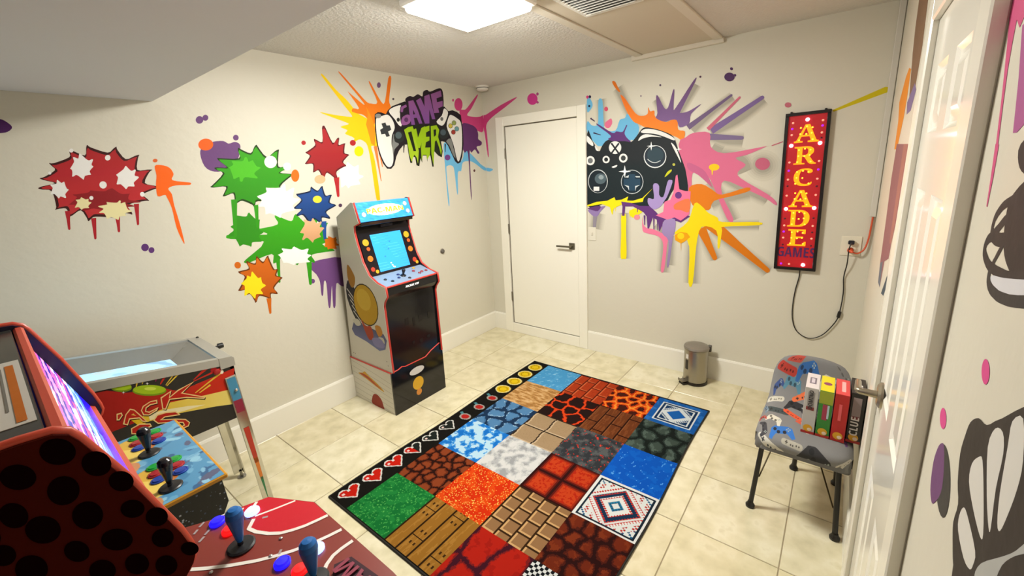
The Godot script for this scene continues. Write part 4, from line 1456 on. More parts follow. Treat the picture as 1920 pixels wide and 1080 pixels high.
func make_chair_and_boxes() -> void:
	var t := thing("upholstered_chair", "low-backed chair on thin black legs, grey fabric printed with game controllers", "chair")
	var im := canvas(512, 512, "7b7a7a")
	var rng := RandomNumberGenerator.new()
	rng.seed = 21
	# the print: handsets, pads and consoles as flat shapes
	var pad := func(x: float, y: float, s: float, turn: float, body: String, dark: String) -> void:
		var q := PackedVector2Array()
		for p in [[-34, -12], [-22, -20], [22, -20], [34, -12], [42, 22], [32, 26], [18, 8], [-18, 8], [-32, 26], [-42, 22]]:
			q.append(Vector2(x, y) + Vector2(p[0], p[1]).rotated(turn) * s)
		fill_poly(im, q, hex(body))
		for p in [[-22, -8], [10, 2], [-10, 2]]:
			var c := Vector2(x, y) + Vector2(p[0], p[1]).rotated(turn) * s
			fill_oval(im, c.x, c.y, 6 * s, 6 * s, hex(dark))
		for p in [[22, -13], [22, -3], [27, -8], [17, -8]]:
			var c := Vector2(x, y) + Vector2(p[0], p[1]).rotated(turn) * s
			fill_oval(im, c.x, c.y, 2.6 * s, 2.6 * s, hex("9aa4a0"))
	var bar := func(x: float, y: float, s: float, turn: float, body: String, dark: String) -> void:
		var q := PackedVector2Array()
		for p in [[-46, -14], [46, -14], [46, 14], [-46, 14]]:
			q.append(Vector2(x, y) + Vector2(p[0], p[1]).rotated(turn) * s)
		fill_poly(im, q, hex(body))
		for e in [-46, 46]:
			var c := Vector2(x, y) + Vector2(e, 0).rotated(turn) * s
			fill_oval(im, c.x, c.y, 14 * s, 14 * s, hex(body))
		for v in [[Vector2(-38, 0), Vector2(-22, 0)], [Vector2(-30, -8), Vector2(-30, 8)]]:
			fill_line(im, Vector2(x, y) + v[0].rotated(turn) * s, Vector2(x, y) + v[1].rotated(turn) * s, 5 * s, hex(dark))
		for e in [[-4, 4], [8, 4], [26, 0], [40, 0]]:
			var c := Vector2(x, y) + Vector2(e[0], e[1]).rotated(turn) * s
			fill_oval(im, c.x, c.y, 4 * s, 4 * s, hex(dark))
	# u runs across the chair, v from the front lip to the top of the back
	pad.call(330, 478, 1.9, 0.5, "2b2a2c", "1a1a1c")
	bar.call(110, 468, 1.35, 0.35, "c9c5ba", "3a3a40")
	bar.call(455, 462, 0.8, -0.5, "bfbab0", "8a8578")
	pad.call(60, 400, 1.1, 1.2, "3b3a40", "24242a")
	pad.call(160, 395, 1.5, -0.2, "2f6fc0", "20242e")
	pad.call(105, 330, 1.2, 0.3, "d2cebf", "5a564c")
	pad.call(300, 330, 1.1, -0.4, "b8b4a8", "6a665c")
	bar.call(105, 262, 1.25, 0.05, "3c4648", "24282a")
	bar.call(190, 268, 0.9, 0.45, "d8552e", "8a2c18")
	pad.call(205, 215, 1.5, 0.2, "27262a", "121214")
	pad.call(400, 250, 1.2, 0.5, "4a5a78", "20242e")
	bar.call(70, 190, 1.0, -0.1, "c4c0b2", "6a665c")
	bar.call(225, 150, 1.0, -0.5, "d86a3c", "2a2020")
	pad.call(70, 130, 1.0, -0.6, "344a80", "20242e")
	pad.call(160, 110, 1.3, 0.1, "4f7f94", "2c4654")
	bar.call(95, 60, 1.3, 0.15, "a83428", "5a1410")
	pad.call(230, 52, 1.6, -0.2, "2c5f9c", "1c3454")
	pad.call(360, 90, 1.5, 0.2, "cfc9bb", "77746c")
	bar.call(430, 150, 1.0, 0.3, "b8665c", "6a2c28")
	pad.call(455, 50, 1.2, 0.7, "7c7a78", "5a5856")
	pad.call(30, 260, 0.8, 0.9, "6a7c8c", "2a3440")
	pad.call(250, 290, 0.9, 2.2, "c9553a", "5a1c14")
	bar.call(290, 190, 1.0, 1.2, "5a5854", "2a2824")
	pad.call(330, 160, 1.2, -0.5, "34363c", "18181c")
	pad.call(420, 340, 1.2, 0.2, "5a3a6a", "241a2c")
	bar.call(215, 440, 0.8, 0.1, "a8a498", "4a4640")
	pad.call(30, 330, 0.7, -0.3, "a83a30", "4a1410")
	bar.call(120, 18, 1.0, 0.0, "b04638", "6a1c18")
	# one padded shell: seat, bend and low back
	var line := [[1.245, 0.345, 0.335], [1.27, 0.362, 0.345], [1.285, 0.392, 0.35], [1.287, 0.412, 0.352], [1.262, 0.430, 0.352], [1.18, 0.436, 0.352], [1.05, 0.432, 0.348], [0.95, 0.434, 0.342], [0.88, 0.452, 0.334], [0.838, 0.492, 0.330], [0.818, 0.54, 0.322], [0.807, 0.57, 0.306], [0.800, 0.595, 0.282], [0.794, 0.615, 0.250], [0.789, 0.628, 0.212], [0.783, 0.636, 0.165], [0.777, 0.640, 0.09]]
	var sh := ST()
	var nu := 16
	var pos := func(i: int, j: int) -> Vector3:
		var q: Array = line[i]
		var a := lerpf(-1.0, 1.0, float(j) / nu)
		var prev: Array = line[maxi(i - 1, 0)]
		var nxt: Array = line[mini(i + 1, line.size() - 1)]
		var tdir := Vector3(0, nxt[1] - prev[1], nxt[0] - prev[0]).normalized()
		var nrm := tdir.cross(Vector3.RIGHT).normalized()
		if nrm.dot(Vector3(0, 1, 0.4)) < 0.0:
			nrm = -nrm
		var e := pow(absf(a), 6.0)
		var aa := signf(a) * (1.0 - pow(1.0 - absf(a), 1.25))
		var p := Vector3(2.782 + aa * q[2] * 0.5, q[1], q[0]) - nrm * (0.026 if i < 9 else 0.010) * e
		if i <= 6:
			p.z -= 0.05 * pow(absf(a), 6.0) * clampf((6 - i) / 3.0, 0.0, 1.0)
		return p
	var total := 0.0
	var vs: Array = [0.0]
	for i in range(1, line.size()):
		total += Vector2(line[i][0] - line[i - 1][0], line[i][1] - line[i - 1][1]).length()
		vs.append(total)
	var nl := line.size()
	var back := func(i: int, j: int) -> Vector3:
		var q: Vector3 = pos.call(i, j)
		var prev: Vector3 = pos.call(maxi(i - 1, 0), j)
		var nxt: Vector3 = pos.call(mini(i + 1, nl - 1), j)
		var nrm := (nxt - prev).cross(Vector3.RIGHT).normalized()
		if nrm.dot(Vector3(0, 1, 0.4)) < 0.0:
			nrm = -nrm
		return q - nrm * (0.006 if i < 3 else (0.040 if i < 9 else (0.028 if i < 14 else 0.012)))
	for i in nl - 1:
		for j in nu:
			var c := [pos.call(i, j), pos.call(i, j + 1), pos.call(i + 1, j + 1), pos.call(i + 1, j)]
			var uv := [Vector2(float(j) / nu, 1.0 - vs[i] / total), Vector2(float(j + 1) / nu, 1.0 - vs[i] / total), Vector2(float(j + 1) / nu, 1.0 - vs[i + 1] / total), Vector2(float(j) / nu, 1.0 - vs[i + 1] / total)]
			for k in [0, 2, 1, 0, 3, 2]:
				sh.set_smooth_group(0)
				sh.set_uv(uv[k])
				sh.add_vertex(c[k])
	sh.generate_normals()
	var fm := printed(im, 0.85)
	obj("seat", sh, fm, t)
	var un := ST()
	for i in nl - 1:
		for j in nu:
			quad(un, back.call(i, j + 1), back.call(i, j), back.call(i + 1, j), back.call(i + 1, j + 1))
		quad(un, pos.call(i, 0), pos.call(i + 1, 0), back.call(i + 1, 0), back.call(i, 0))
		quad(un, pos.call(i + 1, nu), pos.call(i, nu), back.call(i, nu), back.call(i + 1, nu))
	for j in nu:
		quad(un, pos.call(0, j), pos.call(0, j + 1), back.call(0, j + 1), back.call(0, j))
		quad(un, pos.call(nl - 1, j + 1), pos.call(nl - 1, j), back.call(nl - 1, j), back.call(nl - 1, j + 1))
	obj("under_shell", un, mat("6c6b6b", 0.85), t)
	var lm := mat("17130f", 0.4)
	var feet := [[2.612, 1.225], [2.935, 1.225], [2.752, 0.815], [2.93, 0.83]]
	var tops := [[2.64, 1.19], [2.915, 1.17], [2.765, 0.86], [2.91, 0.88]]
	for k in 4:
		var s := ST()
		tube(s, [Vector3(feet[k][0], 0.012, feet[k][1]), Vector3(tops[k][0], 0.39, tops[k][1])], 0.0105, 12)
		var leg := obj("leg", s, lm, t)
		var fs := ST()
		lathe(fs, [Vector2(0.0, 0.0), Vector2(0.019, 0.0), Vector2(0.020, 0.010), Vector2(0.013, 0.022), Vector2(0.011, 0.03)], Transform3D(Basis.IDENTITY, Vector3(feet[k][0], 0.0, feet[k][1])), 16)
		obj("foot_cap", fs, lm, leg)
	for q in [[0, 0.16, Vector3(2.70, 0.38, 1.02)], [1, 0.13, Vector3(2.80, 0.38, 1.02)]]:
		var a := Vector3(feet[q[0]][0], 0, feet[q[0]][1]).lerp(Vector3(tops[q[0]][0], 0.39, tops[q[0]][1]), q[1] / 0.39)
		var s := ST()
		tube(s, [a, a + Vector3(0.012 if q[0] == 0 else -0.012, 0.003, -0.008), q[2]], 0.0035, 8)
		obj("brace", s, mat("4a3d22", 0.4, 0.5), t)
	# four boxed games side by side on the seat
	var rows := [
		["white and grey boxed game, first of the row on the chair", "b7b3b0", "dcd6d8", 2.7705, "DOMINO", "1d1c22"],
		["green and yellow boxed game between the grey and the red box", "2c7a2c", "e6d51e", 2.8225, "", ""],
		["red boxed game between the green and the black box", "ae1a1c", "e0474a", 2.8745, "", ""],
		["black boxed game at the wall end of the row on the chair", "1b1818", "1f1c1e", 2.9265, "CLUE", "d8d4d0"]]
	for k in 4:
		var r: Array = rows[k]
		var zf := 1.172 if k < 3 else 1.150
		var y0 := 0.4365
		var y1 := 0.655 if k < 3 else 0.664
		var g := thing("game_box", r[0], "boxed game", Vector3.ZERO, "boxed games on the chair")
		obj("carton", box(Vector3(r[3], y0, zf - 0.155), Vector3(r[3] + 0.0475, y1, zf), 0.0015), mat(r[1], 0.35), g)
		var c: float = r[3] + 0.02375
		obj("top_label", box(Vector3(r[3] + 0.0006, y1 - 0.0008, zf - 0.1545), Vector3(r[3] + 0.0469, y1 + 0.0006, zf - 0.0005), 0.0004), mat(r[2], 0.35), g)
		# plain yellow print where the box shows a cartoon
		var s := ST()
		lathe(s, [Vector2(0.0, 0.0012), Vector2(0.017, 0.0006)], axes(Vector3(1, 0, 0), Vector3(0, 0, 1), Vector3(c, 0.463, zf)), 16)
		obj("print_patch", s, mat("d29a1e", 0.4), g)
		var s2 := ST()
		lathe(s2, [Vector2(0.0, 0.0018), Vector2(0.008, 0.0012)], axes(Vector3(1, 0, 0), Vector3(0, 0, 1), Vector3(c + 0.006, 0.458, zf)), 14)
		obj("print_patch", s2, mat("e2cbb0", 0.4), g)
		obj("base_band", box(Vector3(r[3] - 0.0004, y0, zf - 0.01), Vector3(r[3] + 0.0479, y0 + 0.012, zf + 0.0006), 0.0003), mat("a3241e", 0.4), g)
		var down := axes(Vector3(0, 1, 0), Vector3(-1, 0, 0), Vector3(c, 0.0, zf + 0.0012))
		if k == 0:
			obj("spine_panel", box(Vector3(c - 0.012, 0.565, zf - 0.001), Vector3(c + 0.012, 0.635, zf + 0.0006), 0.0003), mat("8f8b8a", 0.4), g)
			obj("spine_panel", box(Vector3(c - 0.014, 0.550, zf - 0.001), Vector3(c + 0.014, 0.566, zf + 0.0008), 0.0003), mat("7a2c30", 0.4), g)
			lettering("lettering", r[4], 0.015, mat("24222a", 0.4), Transform3D(down.basis, Vector3(c, 0.600, zf + 0.0012)), g, false, 0.0006, 800)
			obj("top_picture", box(Vector3(c - 0.012, y1, zf - 0.11), Vector3(c + 0.012, y1 + 0.001, zf - 0.045), 0.0003), mat("7c7684", 0.4), g)
			obj("top_picture", box(Vector3(c - 0.006, y1, zf - 0.10), Vector3(c + 0.006, y1 + 0.0016, zf - 0.055), 0.0003), mat("cfc8d2", 0.4), g)
		elif k == 1:
			obj("spine_panel", box(Vector3(c - 0.0235, 0.595, zf - 0.001), Vector3(c + 0.0235, 0.652, zf + 0.0006), 0.0003), mat("8f9a2c", 0.4), g)
			obj("spine_panel", box(Vector3(c - 0.009, 0.52, zf - 0.001), Vector3(c + 0.009, 0.592, zf + 0.0007), 0.0003), mat("98304a", 0.4), g)
			obj("spine_panel", box(Vector3(c + 0.007, 0.528, zf - 0.001), Vector3(c + 0.014, 0.590, zf + 0.0009), 0.0003), mat("a8c0c8", 0.4), g)
			var s3 := ST()
			lathe(s3, [Vector2(0.0, 0.0012), Vector2(0.015, 0.0008)], Transform3D(Basis.IDENTITY, Vector3(c, y1, zf - 0.075)), 14)
			obj("top_picture", s3, mat("8c3a6a", 0.4), g)
		elif k == 2:
			var s4 := ST()
			rbox(s4, Vector3(c - 0.002, 0.572, zf + 0.0004), Vector3(0.010, 0.075, 0.001), 0.0003, Transform3D.IDENTITY)
			obj("spine_panel", s4, mat("d8575c", 0.4), g)
			obj("top_picture", box(Vector3(c - 0.004, y1, zf - 0.13), Vector3(c + 0.010, y1 + 0.001, zf - 0.03), 0.0003), mat("f0b4b4", 0.4), g)
		else:
			obj("spine_panel", box(Vector3(c - 0.016, 0.56, zf - 0.001), Vector3(c + 0.012, 0.645, zf + 0.0006), 0.0003), mat("8a7a7a", 0.4), g)
			obj("spine_panel", box(Vector3(c - 0.016, 0.545, zf - 0.001), Vector3(c + 0.012, 0.56, zf + 0.0007), 0.0003), mat("6a1c24", 0.4), g)
			lettering("lettering", r[4], 0.026, mat("d8d4d0", 0.4), Transform3D(down.basis, Vector3(c - 0.002, 0.515, zf + 0.0012)), g, false, 0.0006, 800)
			lettering("lettering", "ID", 0.026, mat("e8e4e2", 0.4), axes(Vector3(0, 0, -1), Vector3(-1, 0, 0), Vector3(c, y1 + 0.001, zf - 0.075)), g, false, 0.0006, 800)

func make_bin() -> void:
	var t := thing("pedal_bin", "small brushed steel pedal bin standing against the back wall skirting", "bin")
	var c := Vector3(2.067, 0, 0.118)
	var steel := mat("a39d90", 0.3, 0.9)
	var x := Transform3D(Basis.IDENTITY, c)
	var s := ST()
	lathe(s, [Vector2(0.0, 0.0), Vector2(0.086, 0.0), Vector2(0.088, 0.006), Vector2(0.086, 0.022)], x, 32)
	obj("base_ring", s, mat("1a120c", 0.4), t)
	s = ST()
	lathe(s, [Vector2(0.083, 0.021), Vector2(0.083, 0.262), Vector2(0.086, 0.266), Vector2(0.086, 0.272), Vector2(0.082, 0.274)], x, 36)
	obj("drum", s, steel, t)
	s = ST()
	lathe(s, [Vector2(0.088, 0.275), Vector2(0.089, 0.281), Vector2(0.084, 0.292), Vector2(0.06, 0.300), Vector2(0.03, 0.3035), Vector2(0.0, 0.3045)], x, 36)
	obj("lid", s, mat("99928a", 0.34, 0.85), t)
	obj("hinge_block", box(c + Vector3(0.068, 0.245, -0.062), c + Vector3(0.093, 0.294, -0.034), 0.004), mat("4a463f", 0.5), t)
	var dir := Vector3(-0.62, 0, 0.78).normalized()
	var sd := Vector3(dir.z, 0, -dir.x)
	s = ST()
	rbox(s, Vector3.ZERO, Vector3(0.05, 0.008, 0.045), 0.003, Transform3D(Basis(sd, Vector3.UP, dir), c + dir * 0.103 + Vector3(0, 0.028, 0)))
	rbox(s, Vector3.ZERO, Vector3(0.052, 0.02, 0.008), 0.003, Transform3D(Basis(sd, Vector3.UP, dir), c + dir * 0.126 + Vector3(0, 0.034, 0)))
	obj("pedal", s, mat("8d877c", 0.3, 0.9), t)
	s = ST()
	rbox(s, Vector3.ZERO, Vector3(0.056, 0.016, 0.04), 0.003, Transform3D(Basis(sd, Vector3.UP, dir), c + dir * 0.1 + Vector3(0, 0.008, 0)))
	obj("pedal_foot", s, mat("1a120c", 0.4), t)
	# sticker wrapped on the drum
	for q in [[0.12, 0.195, "2a251f", 0.15], [0.205, 0.24, "d8d4cc", 0.13]]:
		s = ST()
		var a0 := atan2(dir.z, dir.x) - 0.20
		for k in 6:
			var a: float = a0 + q[3] * 2.2 * k / 6.0 - 0.05
			var b: float = a0 + q[3] * 2.2 * (k + 1) / 6.0 - 0.05
			var r := 0.0838
			quad(s, c + Vector3(r * cos(b), q[0], r * sin(b)), c + Vector3(r * cos(a), q[0], r * sin(a)), c + Vector3(r * cos(a), q[1], r * sin(a)), c + Vector3(r * cos(b), q[1], r * sin(b)))
		obj("sticker", s, mat(q[2], 0.5), t)

func make_sign() -> void:
	var t := thing("led_sign", "tall red light-up sign with yellow letters reading ARCADE GAMES, on the back wall", "sign")
	# the sign hangs a little out of plumb
	var tilt := Transform3D(Basis(Vector3(0, 0, 1), 0.012), Vector3(2.605, 1.397, 0.0))
	var w := 0.226
	var h := 0.976
	var black := mat("151112", 0.3)
	for q in [[Vector3(0, h * 0.5 - 0.009, 0.016), Vector3(w, 0.018, 0.032)], [Vector3(0, -h * 0.5 + 0.009, 0.016), Vector3(w, 0.018, 0.032)], [Vector3(-w * 0.5 + 0.009, 0, 0.016), Vector3(0.018, h - 0.036, 0.032)], [Vector3(w * 0.5 - 0.009, 0, 0.016), Vector3(0.018, h - 0.036, 0.032)]]:
		var s := ST()
		rbox(s, q[0], q[1], 0.002, tilt)
		obj("frame", s, black, t)
	var hg := ST()
	for x in [-0.085, 0.085]:
		rbox(hg, Vector3(x, h * 0.5 + 0.004, 0.012), Vector3(0.012, 0.01, 0.012), 0.002, tilt)
	obj("hanger", hg, black, t)
	var s := ST()
	rbox(s, Vector3(0, 0, 0.012), Vector3(w - 0.036, h - 0.036, 0.016), 0.0, tilt)
	obj("panel", s, glow("b01420", 0.30, "a8141c"), t)
	var ys := [0.361, 0.231, 0.099, -0.031, -0.155, -0.279]
	var word := "ARCADE"
	for k in 6:
		lettering("letter", word[k], 0.106, glow("ff8c04", 1.35, "d88408"), tilt * Transform3D(Basis.IDENTITY, Vector3(0.0, ys[k], 0.0215)), t, true, 0.003, 900, 1.12)
	lettering("lettering", "GAMES", 0.062, mat("4a1c58", 0.5), tilt * Transform3D(Basis.IDENTITY, Vector3(0, -0.373, 0.0212)), t, false, 0.002, 600, 0.72)
	# light-emitting diodes
	var leds: Array = []
	for k in 6:      # amber ones along each letter
		for q in [[-0.03, 0.036], [0.028, 0.034], [-0.03, 0.0], [0.026, 0.002], [-0.034, -0.036], [0.034, -0.036], [0.0, 0.042], [0.0, -0.002]]:
			if word[k] == "C" and q[0] > 0.02 and absf(q[1]) < 0.01:
				continue
			leds.append([q[0], ys[k] + q[1], 0.0045, "amber"])
	for q in [[0.0, 0.443], [-0.072, 0.296], [0.072, 0.300], [-0.072, -0.094], [0.074, -0.088], [0.045, -0.452]]:
		leds.append([q[0], q[1], 0.010, "white"])
	for q in [[-0.072, 0.43], [0.076, 0.43], [-0.074, 0.36], [0.076, 0.36], [-0.074, 0.195], [0.076, 0.195], [-0.074, 0.09], [0.076, 0.09], [-0.074, -0.01], [0.076, -0.008], [-0.074, -0.2], [0.076, -0.2], [-0.074, -0.28], [0.076, -0.28], [-0.03, -0.452]]:
		leds.append([q[0], q[1], 0.0065, "pale"])
	for q in [[-0.074, 0.396], [0.076, 0.40], [-0.074, 0.145], [0.076, 0.145], [-0.074, -0.24], [-0.074, -0.452]]:
		leds.append([q[0], q[1], 0.0062, "violet"])
	for q in [[0.076, 0.33], [-0.074, 0.05], [0.076, 0.045], [0.076, -0.24], [-0.074, -0.155], [0.076, -0.15], [-0.074, -0.325], [0.076, -0.325]]:
		leds.append([q[0], q[1], 0.0055, "dark"])
	var lm := {"amber": glow("ffd030", 3.0), "white": glow("f4e8ff", 14.0, "ffffff"), "pale": glow("f0a088", 0.55), "violet": glow("8a14e8", 1.6), "dark": mat("4a0f2a", 0.4)}
	for q in leds:
		var ls := ST()
		dome(ls, tilt * Vector3(q[0], q[1], 0.0218 if q[3] == "amber" else 0.0205), q[2], Basis(Vector3.RIGHT, Vector3.BACK, Vector3.DOWN), 0.7)
		obj("bulb", ls, lm[q[3]], t)
	var l := AreaLight3D.new()
	l.name = "sign_light"
	add_child(l)
	l.position = Vector3(2.605, 1.397, 0.045)
	l.rotation_degrees = Vector3(0, 180, 0)
	l.area_size = Vector2(0.18, 0.9)
	l.light_color = Color("ffb070")
	l.light_energy = 0.12
	l.shadow_enabled = true

func smooth_path(pts: Array, n := 5) -> Array:
	var r: Array = []
	for i in pts.size() - 1:
		var p0: Vector3 = pts[maxi(i - 1, 0)]
		var p3: Vector3 = pts[mini(i + 2, pts.size() - 1)]
		for k in n:
			r.append((pts[i] as Vector3).cubic_interpolate(pts[i + 1], p0, p3, float(k) / n))
	r.append(pts[-1])
	return r

func make_small_fittings() -> void:
	# smoke alarm in the corner of the ceiling
	var t := thing("smoke_detector", "round white smoke alarm on the ceiling in the far corner", "smoke alarm")
	var s := ST()
	var x := Transform3D(Basis.IDENTITY, Vector3(0.095, HC, 0.095))
	lathe(s, [Vector2(0.0, -0.040), Vector2(0.040, -0.040), Vector2(0.052, -0.034), Vector2(0.056, -0.022)], x, 28)
	obj("cover", s, mat("e6e2d8", 0.5), t)
	s = ST()
	lathe(s, [Vector2(0.05, -0.0225), Vector2(0.05, -0.016)], x, 28)
	obj("vent_slot", s, mat("77726a", 0.7), t)
	s = ST()
	lathe(s, [Vector2(0.056, -0.016), Vector2(0.06, -0.012), Vector2(0.06, 0.0)], x, 28)
	obj("base_plate", s, mat("e6e2d8", 0.5), t)
	# air vent in the ceiling panel
	t = thing("air_vent", "white louvred air vent set in the ceiling panel", "air vent")
	var white := mat("e4e1d8", 0.4)
	var y := HC - 0.008
	for q in [[Vector3(1.665, y - 0.006, 1.05), Vector3(1.975, y + 0.002, 1.075)], [Vector3(1.665, y - 0.006, 1.355), Vector3(1.975, y + 0.002, 1.38)], [Vector3(1.665, y - 0.006, 1.0755), Vector3(1.69, y + 0.002, 1.3545)], [Vector3(1.95, y - 0.006, 1.0755), Vector3(1.975, y + 0.002, 1.3545)]]:
		obj("frame", box(q[0], q[1], 0.003), white, t)
	obj("duct", box(Vector3(1.69, y, 1.075), Vector3(1.95, y + 0.001, 1.355), 0.0), mat("2c2b28", 0.9), t)
	for k in 9:
		s = ST()
		rbox(s, Vector3.ZERO, Vector3(0.258, 0.0025, 0.022), 0.0008, Transform3D(Basis(Vector3.RIGHT, deg_to_rad(38)), Vector3(1.82, y - 0.006, 1.092 + k * 0.031)))
		obj("slat", s, white, t)
	# door bumper on the left wall
	t = thing("door_bumper", "small round grey door bumper on the left wall beside the white cabinet", "door stop")
	s = ST()
	lathe(s, [Vector2(0.024, 0.0), Vector2(0.024, 0.004), Vector2(0.018, 0.008)], axes(Vector3(0, 0, -1), Vector3(1, 0, 0), Vector3(0.0, 0.95, 0.679)), 20)
	obj("plate", s, mat("8a8378", 0.35, 0.7), t)
	s = ST()
	lathe(s, [Vector2(0.016, 0.006), Vector2(0.017, 0.016), Vector2(0.010, 0.022), Vector2(0.0, 0.022)], axes(Vector3(0, 0, -1), Vector3(1, 0, 0), Vector3(0.0, 0.95, 0.679)), 18)
	obj("rubber_tip", s, mat("5c574f", 0.6), t)
	# light switch beside the door, half painted over
	t = thing("light_switch", "cream light switch plate beside the door, partly covered by the mural", "light switch")
	obj("plate", box(Vector3(1.122, 1.01, 0.0), Vector3(1.192, 1.125, 0.006), 0.002), mat("d9d4c4", 0.45), t)
	s = ST()
	rbox(s, Vector3(1.157, 1.068, 0.009), Vector3(0.012, 0.024, 0.012), 0.002, Transform3D.IDENTITY)
	obj("toggle", s, mat("d0cab8", 0.45), t)
	# outlet with two plugs
	t = thing("wall_outlet", "cream wall outlet plate with a black and an orange plug in it", "outlet")
	obj("plate", box(Vector3(2.832, 1.022, 0.0), Vector3(2.930, 1.142, 0.006), 0.002), mat("e2dcc8", 0.4), t)
	for yy in [1.106, 1.06]:
		s = ST()
		lathe(s, [Vector2(0.0, 0.009), Vector2(0.015, 0.009), Vector2(0.017, 0.006)], axes(Vector3(1, 0, 0), Vector3(0, 0, 1), Vector3(2.881, yy, 0.0)), 20)
		obj("receptacle", s, mat("d8d2be", 0.4), t)
	# cord cover running down the corner
	t = thing("cord_cover", "white plastic cord cover running down the right corner of the back wall", "cord cover")
	obj("channel", box(Vector3(2.948, 1.262, 0.0), Vector3(2.976, HC, 0.02), 0.003), mat("cfcabf", 0.45), t)
	# orange lead: from the cover to the outlet
	t = thing("extension_lead", "orange electric lead curving from the cord cover to the outlet", "cord")
	s = ST()
	tube(s, smooth_path([Vector3(2.963, 1.27, 0.010), Vector3(2.961, 1.2, 0.011), Vector3(2.957, 1.13, 0.013), Vector3(2.944, 1.07, 0.02), Vector3(2.918, 1.045, 0.032), Vector3(2.893, 1.05, 0.04)]), 0.0045, 8)
	obj("lead", s, mat("d0532c", 0.45), t)
	s = ST()
	tube(s, [Vector3(2.881, 1.06, 0.009), Vector3(2.881, 1.06, 0.034), Vector3(2.884, 1.058, 0.042), Vector3(2.893, 1.05, 0.046)], [0.015, 0.016, 0.011, 0.006], 14)
	obj("plug", s, mat("d0481a", 0.4), t)
	# black cord of the sign with its inline switch
	t = thing("power_cord", "thin black power cord looping from the lit sign to the outlet, with an inline switch", "cord")
	var loop := smooth_path([Vector3(2.642, 0.914, 0.012), Vector3(2.641, 0.859, 0.008), Vector3(2.628, 0.766, 0.006), Vector3(2.623, 0.655, 0.006), Vector3(2.631, 0.563, 0.007), Vector3(2.661, 0.490, 0.009), Vector3(2.726, 0.455, 0.011), Vector3(2.793, 0.488, 0.012), Vector3(2.846, 0.572, 0.012), Vector3(2.868, 0.644, 0.012), Vector3(2.875, 0.784, 0.010), Vector3(2.867, 0.886, 0.010), Vector3(2.874, 0.975, 0.030), Vector3(2.874, 1.067, 0.045), Vector3(2.881, 1.107, 0.036)], 5)
	s = ST()
	tube(s, loop, 0.0032, 8)
	obj("cord", s, mat("1b1815", 0.4), t)
	s = ST()
	rbox(s, Vector3.ZERO, Vector3(0.018, 0.046, 0.016), 0.005, Transform3D(Basis(Vector3(0, 0, 1), -0.12), Vector3(2.868, 0.644, 0.012)))
	obj("inline_switch", s, mat("141210", 0.4), t)
	obj("plug", box(Vector3(2.866, 1.095, 0.009), Vector3(2.896, 1.118, 0.034), 0.004), mat("191a28", 0.4), t)

